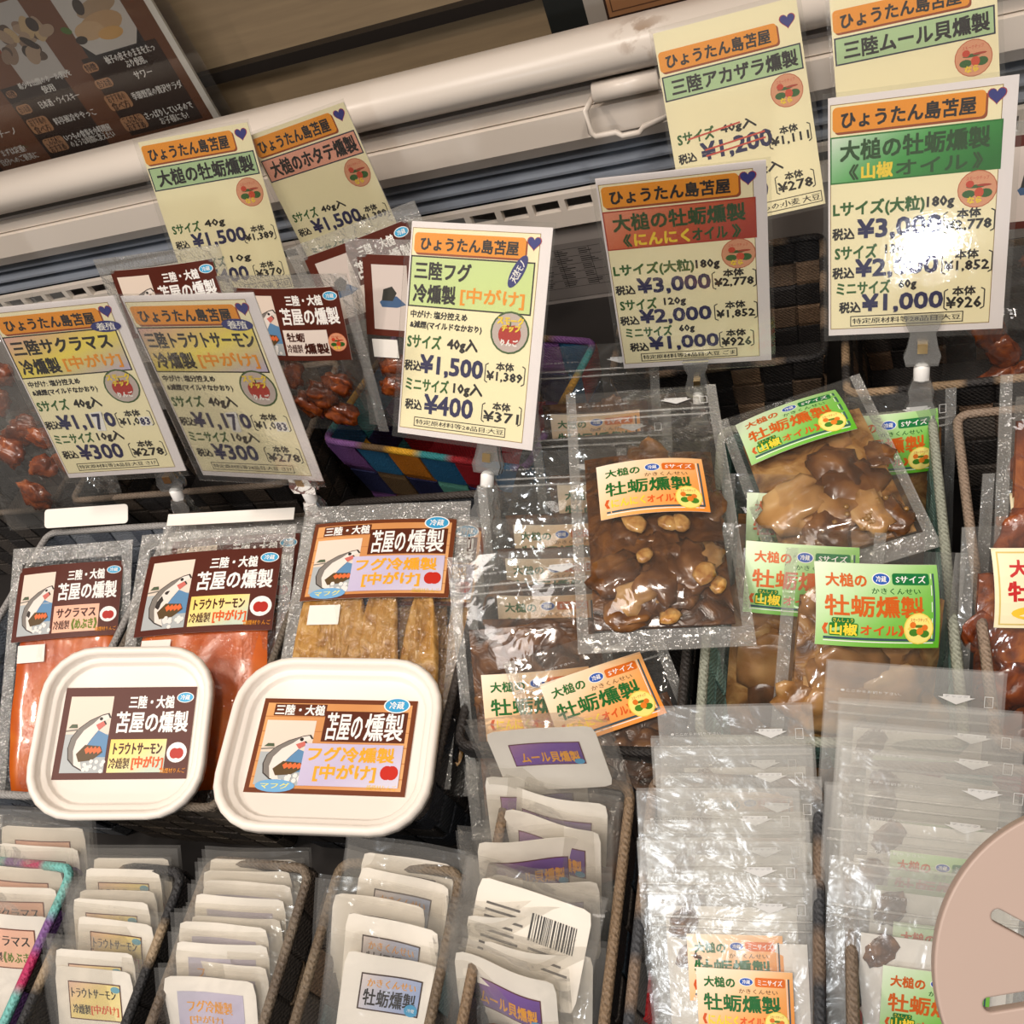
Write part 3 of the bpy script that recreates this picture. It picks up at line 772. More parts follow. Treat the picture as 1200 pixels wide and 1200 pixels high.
PKY = (rgb(226, 178, 170), rgb(246, 226, 96), rgb(190, 180, 214))
card_single('white bordered price card for cherry salmon at the far left, yellow-pink heading', (-.493, .395, .223), (.98, .10, -.14), (.11, .28, .95), '三陸サクラマス', PKY, (.5, .5), '養殖', (.84, .148), .03, '¥1,170', '¥1,083', '¥300', '¥278', .83, True, '特定原材料等28品目:大豆 さけ')
card_single('white bordered price card for trout salmon, second from the left, yellow-pink heading', (-.370, .373, .228), (.99, -.08, -.08), (.10, .22, .97), '三陸トラウトサーモン', PKY, (.5, .5), '養殖', (.80, .148), .03, '¥1,170', '¥1,083', '¥300', '¥278', .88, True, '特定原材料等28品目:大豆 さけ')
card_single('white bordered price card for pufferfish with pale green heading and blue oval', (-.230, .428, .202), (.98, -.16, -.13), (.20, .68, .71), '三陸フグ', (rgb(206, 226, 160), rgb(208, 228, 150)), (.5, .5), '天然モノ', (.79, .20), -1.1, '¥1,500', '¥1,389', '¥400', '¥371', .46, False, '特定原材料等28品目:大豆')
card_triple('price card for garlic oil oysters with red-orange heading', (-.102, .466, .194), (.99, .03, -.10), (.10, .12, .99), (rgb(230, 150, 120), rgb(206, 96, 56), rgb(170, 50, 32)), 'にんにく', .34, '特定原材料等28品目:大豆 ごま')
card_triple('price card for pepper oil oysters with green gradient heading at the right', (.023, .482, .199), (1.0, -.06, -.05), (.07, .46, .88), (rgb(222, 238, 222), rgb(70, 160, 76), rgb(24, 112, 36)), '山椒', .17, '特定原材料等28品目:大豆')
card_back('plain yellow price card for smoked oysters with pale green heading at the upper left', (-.489, .604, .212), (.98, .15, -.12), (.05, .38, .92), '大槌の牡蛎燻製', rgb(176, 206, 156), '¥1,500', '¥1,389', '40g', '¥400', '¥370', '10g')
card_back('plain yellow price card for scallops with salmon pink heading at the upper left', (-.396, .620, .197), (.99, -.02, .10), (-.10, .24, .96), '大槌のホタテ燻製', rgb(232, 164, 140), '¥1,500', '¥1,389', '40g入', '¥400', '¥370', '10g入')
card_back('yellow price card with a price struck through in red, behind the garlic card', (-.076, .610, .203), (.98, .20, -.07), (-.05, .62, .78), '三陸アカザラ燻製', rgb(176, 206, 156), '¥1,200', '¥1,111', '40g入', '¥300', '¥278', '10g入', True, .07)
card_back('yellow price card for mussels cut by the top edge at the upper right', (.034, .596, .208), (1.0, .06, -.04), (.06, .60, .80), '三陸ムール貝燻製', rgb(176, 206, 156), '¥1,500', '¥1,389', '40g入', '¥400', '¥370', '10g入', False, .07)
card_back('yellow price card showing only its corner at the left frame edge', (-.772, .497, .180), (1.0, .04, -.02), (0, .45, .89), '三陸ホタテ燻製', rgb(232, 164, 140), '¥1,500', '¥1,389', '40g', '¥300', '¥278', '10g')

_clip = None
def clip(label, c, u, v, length=0.055, dx=0.0):
    global _clip
    u = Vector(u).normalized(); v = Vector(v).normalized()
    bc = Vector(c) - v * SH / 2 + u * dx
    # hangs from the card bottom down to the rim
    m = frame(bc - v * length, u, v)
    if _clip is None:
        root = thing('card_clip', label, 'clip', m, 'clear card clips on the basket rims')
        for s in (1, -1):
            g = G()
            out = [(-.0075, .060), (-.0085, .066), (.0085, .066), (.0075, .060), (.0055, .054), (.0068, .045), (.0082, .040), (.0070, .034), (-.0070, .034), (-.0082, .040), (-.0068, .045), (-.0055, .054)]
            g.prism(out, 0.0010 if s > 0 else -.0030, .0028 if s > 0 else -.0012); g.done('upper_jaw', ACRYLIC, root)
        g = G(); g.box(-.0022, .0022, .042, .048, -.0034, .0032); g.done('spring', METAL, root)
        g = G(); g.lathe([(.0032, 0), (.0036, .001), (.0036, .0085), (.0030, .0100), (.0018, .0112)], 14); g.done('ball_joint', NYLON, root, Matrix.Translation((0, .024, 0)) @ Matrix.Rotation(-math.pi / 2, 4, 'X'), True)
        for s in (1, -1):
            g = G()
            out = [(-.0062, .000), (-.0070, .006), (-.0050, .012), (-.0058, .018), (-.0040, .025), (.0040, .025), (.0058, .018), (.0050, .012), (.0070, .006), (.0062, .000)]
            V = [(x, y, s * (.0012 + .0032 * max(0, 1 - y / .02))) for x, y in out] + [(x, y, s * (.0030 + .0032 * max(0, 1 - y / .02))) for x, y in out]
            n = len(out); F = [(i, (i + 1) % n, (i + 1) % n + n, i + n) for i in range(n)] + [tuple(range(n - 1, -1, -1)), tuple(range(n, 2 * n))]
            mk('lower_jaw', V, F, ACRYLIC, root)
        _clip = root
    else:
        root = copy_tree(_clip); root['label'] = label
    sc = length / 0.055
    root.matrix_world = m @ Matrix.Diagonal((sc * 1.3, sc, sc * 1.3, 1))
    return root
clip('clear plastic clip under the cherry salmon price card', (-.493, .395, .223), (.98, .10, -.14), (.0, .18, .98), .052, .012)
clip('clear plastic clip under the trout salmon price card', (-.370, .373, .228), (.99, -.08, -.08), (-.05, .10, .99), .050, .006)
clip('clear plastic clip under the pufferfish price card', (-.230, .428, .202), (.98, -.16, -.13), (.12, .62, .77), .050, .006)
clip('clear plastic clip under the garlic oil price card', (-.102, .466, .194), (.99, .03, -.10), (.05, .25, .97), .040, -.004)
clip('clear plastic clip under the green pepper oil price card', (.023, .482, .199), (1.0, -.06, -.05), (.0, .46, .88), .052, -.003)

# ------------------------------------------------------------------ label artwork
def cold(p, u, v, r, c=rgb(44, 120, 190), t='冷蔵'):
    p.ell(u, v, r, WHT, r * .62); p.ell(u, v, r * .9, c, r * .54); k = p.w / p.h
    p.text(t, u - r * .55, v - r * .3 * k, u + r * .55, v + r * .3 * k, WHT, .03, res=1, copies=2)
def art_oyster(p, kind, size='Sサイズ', lite=False):
    green = kind == 'sansho'
    a, b = (rgb(226, 240, 214), rgb(92, 176, 40)) if green else (rgb(250, 236, 214), rgb(240, 148, 56))
    tc = rgb(206, 96, 26) if green else rgb(30, 104, 44)
    p.rect(0, 0, 1, 1, a, [tuple(x * .75 + y * .25 for x, y in zip(a, b)), tuple(x * .25 + y * .75 for x, y in zip(a, b)), b], (.55, .5), 10)
    lc = rgb(60, 84, 96)
    p.line(.06, .90, .95, .90, .02, lc); p.line(.06, .935, .95, .935, .008, WHT); p.line(.955, .1, .955, .915, .016, lc); p.line(.935, .1, .935, .88, .006, WHT)
    p.text('大槌の', .08, .12, .40, .27, tc, .03); cold(p, .52, .17, .075, rgb(40, 90, 180))
    p.rrect(.61, .10, .92, .235, .02, rgb(20, 116, 58) if green else rgb(222, 110, 28)); p.text(size, .64, .125, .89, .21, WHT, .03, res=1, copies=2)
    p.text('かきくんせい', .44, .275, .84, .345, rgb(30, 90, 40) if green else rgb(110, 84, 50), .02, res=1, copies=2)
    p.text('牡蛎燻製', .07, .375, .86, .62, tc, .026)
    if green:
        p.rrect(.12, .645, .30, .71, .015, rgb(20, 110, 50)); p.text('さんしょう', .13, .652, .29, .702, YEL, .02, res=1, copies=1)
        p.rrect(.10, .71, .33, .87, .015, rgb(40, 120, 40))
        p.text('山椒', .11, .715, .32, .86, YEL, .03); p.text('オイル》', .35, .72, .70, .85, rgb(214, 90, 30), .03); p.text('《', .05, .72, .09, .85, rgb(214, 90, 30), .03)
    else:
        p.text('《', .05, .68, .09, .83, rgb(214, 90, 30), .03); p.text('にんにく', .11, .69, .42, .83, YEL, .03); p.text('オイル》', .44, .69, .72, .83, rgb(226, 96, 40), .03)
    p.ell(.82, .755, .125, rgb(236, 210, 90)); p.ell(.82, .755, .115, rgb(246, 232, 130))
    k = p.w / p.h
    for dx, dy, r1, r2, c in ((-.04, .03, .04, .03, rgb(70, 130, 40)), (.05, .04, .04, .03, rgb(70, 130, 40)), (0, -.02, .05, .012, rgb(90, 120, 40)), (-.05, -.03, .026, .026, rgb(226, 120, 40)), (.01, .02, .03, .03, rgb(230, 130, 40)), (.05, -.01, .026, .024, rgb(226, 120, 40))):
        p.ell(.82 + dx, .755 + dy * k, r1, c, r2, 12)
    p.text('スモークチップ', .75, .755 - .085 * k, .89, .755 - .055 * k, RED, 0, res=1)

def fish_art(p, u0, v0, u1, v1):
    def q(x, y): return (u0 + (u1 - u0) * x, v0 + (v1 - v0) * y)
    p.rect(u0, v0, u1, v1, rgb(232, 216, 200), rgb(222, 208, 194), (0, 1))
    p.rect(u0, lerp(v0, v1, .5), u1, v1, rgb(176, 182, 184))
    p.poly([q(.5, .5), q(.75, .45), q(1, .52), q(1, .8), q(.6, .8)], rgb(96, 140, 180))
    dk = rgb(56, 50, 48)
    body = [(.78, .26), (.92, .24), (.98, .30), (.84, .33), (.9, .38), (.74, .46), (.62, .56), (.5, .68), (.42, .80), (.5, .96), (.3, .9), (.16, .82), (.12, .68), (.16, .55), (.3, .43), (.52, .33)]
    p.poly([q(x, y) for x, y in [(.5 + (a - .5) * 1.06, .6 + (b - .6) * 1.05) for a, b in body]], dk)
    p.poly([q(x, y) for x, y in body], rgb(232, 224, 216))
    p.poly([q(.78, .26), q(.52, .33), q(.3, .43), q(.16, .55), q(.12, .68), q(.16, .82), q(.3, .9), q(.24, .72), q(.28, .58), q(.42, .45), q(.62, .36)], rgb(128, 122, 116))
    p.ell(*q(.78, .3), .02 * (u1 - u0) * 2, rgb(40, 36, 34), None, 8)
    p.poly([q(.68, .38), q(.84, .33), q(.9, .38), q(.76, .45)], rgb(206, 110, 100))
    p.poly([q(.05, .42), q(.12, .37), q(.24, .37), q(.26, .42)], rgb(84, 96, 74)); p.poly([q(.0, .45), q(.3, .43), q(.3, .45), q(.0, .47)], rgb(130, 124, 116))
    p.poly([q(.32, .76), q(.5, .64), q(.86, .66), q(.92, .74), q(.7, .84), q(.4, .86)], rgb(92, 72, 44))
    for i in range(4):
        x = .5 + i * .09; p.poly([q(x, .70), q(x + .07, .66), q(x + .13, .72), q(x + .05, .76)], rgb(226, 110, 60))
    for i in range(12):
        x, y = R_.uniform(.5, .98), R_.uniform(.84, .98); p.ell(*q(x, y), .05 * (u1 - u0), rgb(232, 230, 226), None, 6)
def art_brown(p, name, sub, pc, subc, applelbl=True, island=False):
    BRW = rgb(84, 34, 22)
    p.rect(0, 0, 1, 1, BRW)
    if island:
        p.rect(.08, .12, .40, .92, rgb(206, 194, 186)); p.poly([(.14, .58), (.2, .5), (.3, .5), (.38, .6), (.3, .64), (.16, .64)], rgb(70, 96, 130)); p.poly([(.16, .56), (.18, .42), (.26, .38), (.3, .46), (.26, .56)], rgb(60, 60, 56))
        p.text('大槌の', .46, .6, .72, .72, BLK, .02, res=1)
    else: fish_art(p, .05, .1, .375, .93)
    p.text('三陸・大槌', .50, .10, .84, .235, WHT, .03); cold(p, .92, .12, .065, rgb(70, 170, 216))
    p.text('苫屋の燻製', .42, .275, .96, .50, WHT, .022)
    p.rect(.40, .575, .82, .93, pc[0], list(pc[1:]), (.6, .6))
    p.text(name, .43, .615, min(.79, .43 + .085 * len(name)), .735, rgb(70, 28, 18), .03)
    p.text('冷燻製', .41, .775, .56, .89, rgb(70, 28, 18), .03, res=1, copies=2); p.text(sub, .58, .76, .81, .90, subc, .03)
    if applelbl:
        p.ell(.905, .72, .075, WHT); k = p.w / p.h
        for d in (-.018, .018): p.ell(.905 + d, .73, .034, rgb(180, 40, 28), .04, 12)
        p.text('燻煙材りんご', .80, .885, .985, .94, ORG, .03, res=1, copies=1)
    else: fruit_badge(p, .9, .75, .08)
def art_fugu(p):
    p.rect(0, 0, 1, 1, rgb(110, 56, 30)); p.rect(.03, .05, .97, .95, rgb(224, 164, 104), [rgb(206, 140, 84), rgb(228, 172, 116)], (.8, .2))
    for i in range(5): p.line(.03, .2 + i * .16, .97, .19 + i * .16, .006, rgb(190, 124, 74))
    fish_art(p, .05, .24, .37, .92)
    p.rect(.08, .06, .42, .19, rgb(96, 46, 24)); p.text('三陸・大槌', .09, .07, .41, .18, WHT, .03)
    p.rect(.42, .13, .95, .46, rgb(88, 40, 22)); p.text('苫屋の', .44, .15, .67, .44, WHT, .014); p.text('燻製', .69, .15, .93, .44, WHT, .014)
    cold(p, .87, .055, .085, rgb(60, 160, 210))
    p.rect(.33, .485, .95, .92, rgb(204, 196, 222), [rgb(196, 186, 216), rgb(216, 212, 226)], (.6, .4))
    p.text('フグ冷燻製', .36, .52, .90, .67, rgb(238, 170, 48), .035); p.text('[中がけ]', .42, .70, .80, .87, rgb(238, 170, 48), .035)
    for d in (-.016, .016): p.ell(.885 + d, .77, .04, rgb(196, 44, 32), .045, 14)
    p.ell(.19, .93, .125, rgb(116, 172, 216), .04); p.text('マフグ', .10, .90, .28, .96, rgb(240, 230, 120), .03, res=1, copies=2)
    p.text('燻煙材りんご', .76, .895, .94, .945, rgb(232, 190, 60), 0, res=1)
def art_red(p):
    p.rect(0, 0, 1, 1, rgb(244, 234, 196)); p.box(.03, .04, .97, .96, .012, rgb(214, 190, 110))
    p.text('大槌の', .12, .14, .55, .34, rgb(196, 40, 40), .03); p.text('牡蛎燻製', .10, .40, .9, .64, rgb(196, 40, 40), .035)
    p.ell(.4, .8, .28, rgb(240, 200, 60), .07)
def art_mini(p, kind):
    if kind == 'trout':
        p.rect(0, 0, 1, 1, rgb(90, 40, 26)); p.rect(.02, .03, .98, .97, rgb(236, 200, 180), [rgb(244, 226, 150), rgb(240, 228, 170)], (.6, .5))
        p.text('トラウトサーモン', .06, .17, .9, .42, BLK, .03, res=1, copies=2); p.text('冷燻製', .07, .6, .4, .85, BLK, .03, res=1, copies=2); p.text('[中がけ]', .42, .58, .93, .86, rgb(220, 84, 40), .03, res=1, copies=2)
        p.ell(.9, .14, .09, rgb(110, 172, 196), .06)
    elif kind == 'sakura':
        p.rect(0, 0, 1, 1, rgb(110, 50, 30)); p.rect(.02, .03, .98, .97, rgb(238, 184, 164), [rgb(244, 200, 170)], (.6, .5))
        p.text('サクラマス', .1, .17, .9, .43, BLK, .03, res=1, copies=2); p.text('冷燻製', .06, .6, .42, .85, BLK, .03, res=1, copies=2); p.text('《めぶき》', .44, .58, .95, .86, rgb(96, 130, 40), .03, res=1, copies=2)
        p.ell(.92, .88, .07, rgb(110, 172, 196), .06)
    elif kind == 'fugu':
        p.rect(0, 0, 1, 1, rgb(190, 188, 206), [rgb(198, 192, 216), rgb(186, 184, 208)], (.6, .4))
        p.text('フグ冷燻製', .14, .2, .82, .48, rgb(230, 160, 50), .03, res=1, copies=2); p.text('[中がけ]', .16, .55, .66, .76, rgb(226, 160, 60), .03, res=1, copies=2)
        p.text('マフグ', .3, .82, .66, .98, rgb(150, 176, 150), .02, res=1, copies=1); cold(p, .84, .8, .13, rgb(36, 110, 176))
    elif kind == 'oyster':
        p.rect(0, 0, 1, 1, rgb(60, 36, 30)); p.rect(.025, .04, .975, .96, rgb(226, 216, 214), [rgb(176, 186, 216), rgb(140, 168, 216)], (.7, .2))
        p.text('かきくんせい', .12, .14, .9, .36, rgb(226, 160, 60), .03, res=1, copies=2); p.text('牡蛎燻製', .08, .42, .92, .86, BLK, .014)
        p.ell(.87, .84, .11, rgb(70, 160, 206))
        p.text('冷蔵', .81, .79, .93, .89, WHT, .02, res=1, copies=1)
    elif kind == 'mussel':
        p.rect(0, 0, 1, 1, rgb(96, 36, 50)); p.rect(.015, .04, .985, .96, rgb(164, 120, 166), [rgb(120, 80, 168), rgb(96, 62, 140)], (.7, .4))
        p.text('ムール貝燻製', .12, .40, .94, .86, rgb(236, 168, 50), .02); p.ell(.92, .86, .07, rgb(80, 160, 206), .05)
# ------------------------------------------------------------------ food pieces
def blob_mesh(name, seed, sx, sy, sz, rough=0.45, freq=1.6, sub=3):
    bm = bmesh.new(); bmesh.ops.create_icosphere(bm, subdivisions=sub, radius=1.0)
    rough2 = .28 if sub == 3 else 0
    off = Vector((seed * 7.3, seed * 3.1, seed * 5.7))
    for v in bm.verts:
        n = noise.noise(v.co * freq + off) * rough + noise.noise(v.co * freq * 2.7 + off) * rough * .45 - rough2 * (1 - min(1, abs(noise.noise(v.co * 2.1 - off)) * 4)) * .5
        c = v.co * (1 + n); v.co = Vector((c.x * sx, c.y * sy, c.z * sz))
    me = bpy.data.meshes.new(name); bm.to_mesh(me); bm.free()
    me.polygons.foreach_set('use_smooth', [True] * len(me.polygons)); return me
OY = [blob_mesh('oyster', i, 1.0, .72, .42) for i in range(6)]
def slab_mesh(name, w, h, t, seed, bumps=.0016, rnd=.25):
    nx, ny = 16, 20; V = []; F = []
    for side in (1, -1):
        for j in range(ny + 1):
            for i in range(nx + 1):
                a, b = i / nx * 2 - 1, j / ny * 2 - 1
                e = max(0, 1 - abs(a) ** 4) ** .5 * max(0, 1 - abs(b) ** 4) ** .5
                k = 1 - rnd * .5 * (a * a * b * b) + .05 * noise.noise((a * 2 + seed, b * 2, 0))
                z = side * t / 2 * e + bumps * noise.noise((a * 4 + seed, b * 4, side)) * e
                V.append((a * w / 2 * k, (b * k + 1) * h / 2, z))
    F = grid_faces(nx, ny, 0) + grid_faces(nx, ny, (nx + 1) * (ny + 1), True)
    me = bpy.data.meshes.new(name); me.from_pydata(V, [], F); me.polygons.foreach_set('use_smooth', [True] * len(F)); return me
def with_mat(me, mat):
    m = me.copy(); m.materials.clear(); m.materials.append(mat); return m
OYD = [with_mat(m, OYSTER_DARK) for m in OY]; OYT = [with_mat(m, OYSTER_TAN) for m in OY]; OYR = [with_mat(m, OYSTER_RED) for m in OY]
OYP = [with_mat(m, OYSTER_PALE) for m in OY]
GAR = []
for i in range(3):
    me = blob_mesh('garlic_slice', 20 + i, 1.0, .8, .16, .3, 1.2, 2); me.materials.append(GARLIC); GAR.append(me)
def put(me, name, parent, x, y, z, s, rz=None, tilt=.3):
    m = Matrix.Translation((x, y, z)) @ Matrix.Rotation(R_.uniform(0, 6.28) if rz is None else rz, 4, 'Z') @ Matrix.Rotation(R_.uniform(-tilt, tilt), 4, 'X') @ Matrix.Scale(s, 4)
    return link(name, me, parent, m)

# ------------------------------------------------------------------ pouches
def pouch_shape(w, h, t, top, seed, wr=.0012, side=.005, bot=.010, lab=None):
    def f(x, y):
        a = min(1, max(0, (w / 2 - side - abs(x)) / (w * .28))); b = min(1, max(0, (y - bot) / (h * .2))); c = min(1, max(0, (h - top - y) / (h * .22)))
        e = (math.sin(a * math.pi / 2) * math.sin(b * math.pi / 2) * math.sin(c * math.pi / 2)) ** .7 if a * b * c > 0 else 0
        n = noise.noise((x * 55 + seed, y * 40, seed * 1.7)) * wr + noise.noise((x * 20 - seed, y * 18, 3.1)) * wr * 1.5
        if lab:
            q = max(abs(x - lab[0]) / (lab[2] * .5), abs(y - lab[1]) / (lab[3] * .5)); n *= min(1, max(.05, (q - 1.0) * 2.5))
        return t * e + n * (.4 + .6 * e)
    return f
def film_mesh(w, h, f, back=.25, nx=14, ny=20, gap=.0004, rc=.004):
    V = []
    for s in (1, -1):
        for j in range(ny + 1):
            for i in range(nx + 1):
                x = (i / nx - .5) * w; y = j / ny * h
                z = f(x, y)
                V.append((x, y, (z + gap) if s > 0 else (-(z - 0) * back - gap if z > 0 else z - gap)))
    F = grid_faces(nx, ny, 0) + grid_faces(nx, ny, (nx + 1) * (ny + 1), True)
    me = bpy.data.meshes.new('film'); me.from_pydata(V, [], F); me.polygons.foreach_set('use_smooth', [True] * len(F)); return me
def rr_pts(w, h, r, n=4):
    pts = []
    for cx, cy, a0 in ((w / 2 - r, h - r, 0), (-w / 2 + r, h - r, 90), (-w / 2 + r, r, 180), (w / 2 - r, r, 270)):
        for i in range(n + 1):
            a = math.radians(a0 + 90 * i / n); pts.append((cx + r * math.cos(a), cy + r * math.sin(a)))
    return pts
def sheet(name, x0, x1, y0, y1, f, lift, mat, parent, nx=10, ny=8, th=.00022, rnd=0.0):
    V = []
    w, h = x1 - x0, y1 - y0
    for s in (1, 0):
        for j in range(ny + 1):
            for i in range(nx + 1):
                a, b = i / nx, j / ny; x = lerp(x0, x1, a); y = lerp(y0, y1, b)
                if rnd:   # pull the corners in
                    for cx, cy, sx, sy in ((x0 + rnd, y0 + rnd, -1, -1), (x1 - rnd, y0 + rnd, 1, -1), (x0 + rnd, y1 - rnd, -1, 1), (x1 - rnd, y1 - rnd, 1, 1)):
                        dx, dy = (x - cx) * sx, (y - cy) * sy
                        if dx > 0 and dy > 0:
                            l = math.hypot(dx, dy)
                            if l > rnd: x = cx + sx * dx * rnd / l; y = cy + sy * dy * rnd / l
                V.append((x, y, f(x, y) + lift - (0 if s else th)))
    F = grid_faces(nx, ny, 0) + grid_faces(nx, ny, (nx + 1) * (ny + 1), True)
    n1 = (nx + 1) * (ny + 1)
    edge = [i for i in range(nx + 1)] + [j * (nx + 1) + nx for j in range(1, ny + 1)] + [ny * (nx + 1) + i for i in range(nx - 1, -1, -1)] + [j * (nx + 1) for j in range(ny - 1, 0, -1)]
    for q in range(len(edge)):
        a, b = edge[q], edge[(q + 1) % len(edge)]; k0 = len(V)
        V += [V[a], V[a + n1], V[b + n1], V[b]]; F.append((k0, k0 + 1, k0 + 2, k0 + 3))   # edge faces keep their own vertices, so the sheet shades flat
    o = mk(name, V, F, mat, parent, None, True)
    for q in range(2 * nx * ny, len(F)): o.data.polygons[q].use_smooth = False
    return o
def add_label(root, art, lx, ly, lw, lh, f, lift=.0008, rot=0.0, name='label'):
    ca, sa = math.cos(rot), math.sin(rot)
    S = [(lw * (i / 8 - .5), lh * (j / 8 - .5)) for i in range(9) for j in range(9)]
    Z = np.array([f(lx + x * ca - y * sa, ly + x * sa + y * ca) for x, y in S])
    A = np.array([(1, x, y, x * x, y * y) for x, y in S]); q = np.linalg.lstsq(A, Z, rcond=None)[0]
    top_ = float((Z - A @ q).max()) * .8 + lift * .5
    q = [float(k) for k in q]
    ff = lambda x, y: q[0] + q[1] * x + q[2] * y + q[3] * x * x + q[4] * y * y + top_
    m = Matrix.Translation((lx, ly, 0)) @ Matrix.Rotation(rot, 4, 'Z')
    lab = sheet(name, -lw / 2, lw / 2, -lh / 2, lh / 2, ff, 0, PAPER, root, 16, 12)
    lab.matrix_basis = m
    p = Print(lw, lh); art(p); p.build(lab, ff)
    return lab
def add_zip(root, w, h, f, y, mat=None):
    for k, dy in enumerate((0, .0045)):
        g = G(); g.tube([((i / 8 - .5) * w * .96, y + dy, f((i / 8 - .5) * w * .96, y + dy) + .0006) for i in range(9)], .0007, 6)
        g.done('zip_track', mat or FILM_ZIP, root, None, True)
    p = Print(w, .008)
    p.text('●ここからお切り下さい。', .08, .30, .42, .46, rgb(200, 200, 198), 0, res=1)
    p.poly([(.62, .3), (.65, .3), (.65, .15), (.80, .15), (.80, .3), (.83, .3), (.725, .72)], rgb(206, 206, 204)); p.text('チャック', .66, .19, .79, .32, rgb(140, 140, 140), 0, res=1)
    p.box(.88, .15, .93, .8, .004, rgb(200, 200, 198))
    p.build(root, lambda x, yy: f(x, y + .010 + yy) + .0010, Matrix.Translation((0, y + .010, 0)), 'zip_print')
def oyster_pouch(label, m, kind, w=.088, h=.155, t=.013, lab=(0, .077, .058, .036), lrot=0.0, n=10, seed=1, group='large zip pouches of oysters', zipt=True, cat='pouch', size='Sサイズ', rich=True, top=.03, big=()):
    root = thing('oyster_pouch', label, cat, m, group)
    f = pouch_shape(w, h, t, top, seed, lab=lab)
    me = film_mesh(w, h, f); me.materials.append(FILM); link('film', me, root)
    lx, ly, lw, lh = lab
    arts = {'garlic': lambda p: art_oyster(p, 'garlic', size), 'sansho': lambda p: art_oyster(p, 'sansho', size), 'red': art_red}
    add_label(root, arts[kind], lx, ly, lw, lh, f, .0012, lrot)
    if zipt: add_zip(root, w, h, f, h - .022)
    for sx in (-1, 1): sheet('side_seal', sx * (w / 2 - .003) - .003, sx * (w / 2 - .003) + .003, .0, h, f, .0007, SEAL, root, 2, 20, .0001)
    sheet('bottom_seal', -w / 2 + .006, w / 2 - .006, 0, .011, f, .0007, SEAL, root, 12, 3, .0001)
    rr = random.Random(seed)
    pools = {'garlic': OYD, 'sansho': OYT, 'red': OYR}[kind]
    # oil-soaked mass filling the pouch, with whole pieces pressed against the film
    oil = {'garlic': OILD, 'sansho': OILT, 'red': OILR}[kind]
    fo = lambda x, y: f(x, y) * .42
    V = []; nx, ny = 14, 18; yt = h - top - .012
    for sd in (1, -1):
        for jj in range(ny + 1):
            for ii in range(nx + 1):
                x = (ii / nx - .5) * w * .80; y = .013 + (yt - .013) * jj / ny
                V.append((x, y, fo(x, y) + .0009 * noise.noise((x * 130 + seed, y * 130, 0)) if sd > 0 else -f(x, y) * .18))
    me = bpy.data.meshes.new('oil'); Fo = grid_faces(nx, ny, 0) + grid_faces(nx, ny, (nx + 1) * (ny + 1), True)
    me.from_pydata(V, [], Fo); me.polygons.foreach_set('use_smooth', [True] * len(Fo)); me.materials.append(oil); link('oil', me, root)
    def press(me, name, x, y, sc, up=.0):
        fz = max(.001, f(x, y))
        if abs(x - lx) < lw * .68 and abs(y - ly) < lh * .85: fz *= .55
        o = put(me, name, root, x, y, fz * (.36 + up * .4), sc, rr.uniform(0, 6), .10)
        o.scale.z = min(sc * .9, fz * .66 / .5); return o
    for i in range(n):
        x = rr.uniform(-.34, .34) * w; y = .018 + (yt - .026) * ((i + rr.random()) / n)
        me = rr.choice(pools) if rr.random() < .62 else rr.choice(OYD)
        press(me, 'oyster', x, y, rr.uniform(.011, .021) * (1.25 if kind == 'sansho' else .95))
    for (bx, by, sc) in big:
        o = press(OYP[int(bx * 9000) % 6], 'oyster', bx, by, sc, .12)
    if kind == 'garlic' and rich:
        for i in range(7):
            o = press(rr.choice(GAR), 'garlic_slice', rr.uniform(-.34, .34) * w, rr.uniform(.016, h * .42), rr.uniform(.005, .008), .3); o.scale.z = .010; o.location.z = f(o.location.x, o.location.y) * .82
    if kind == 'sansho' and rich:
        g = G(); bx, by = rr.uniform(.0, .2) * w, .02
        for i in range(26):
            x, y = bx + rr.gauss(0, .009), by + abs(rr.gauss(0, .006))
            o = len(g.V); r = .0019
            g.add([(x + r * a, y + r * b, f(x, y) * .8 + r * c) for a, b, c in ((1, 0, 0), (0, 1, 0), (-1, 0, 0), (0, -1, 0), (0, 0, 1), (0, 0, -1), (.6, .6, .55), (-.6, .6, .55), (-.6, -.6, .55), (.6, -.6, .55))],
                  [(0, 6, 9), (1, 7, 6), (2, 8, 7), (3, 9, 8), (6, 4, 9), (7, 4, 6), (8, 4, 7), (9, 4, 8), (0, 1, 6), (1, 2, 7), (2, 3, 8), (3, 0, 9), (0, 5, 1), (1, 5, 2), (2, 5, 3), (3, 5, 0)])
        o = g.done('pepper_berries', PEPPER, root, None, True); o['kind'] = 'stuff'
    return root
ORD = ['front', 'second', 'third', 'fourth', 'fifth', 'sixth', 'seventh', 'eighth', 'ninth', 'tenth', 'eleventh', 'twelfth']
def base_from(c, u, v, lx, ly):
    u = Vector(u).normalized(); v = Vector(v); v = (v - u * u.dot(v)).normalized()
    return frame(Vector(c) - u * lx - v * ly, u, v)
def from_top(px, py, z, u, v, h):
    v = Vector(v).normalized(); u = Vector(u).normalized(); v = (v - u * u.dot(v)).normalized()
    return frame(atz(px, py, z) - v * h, u, v)

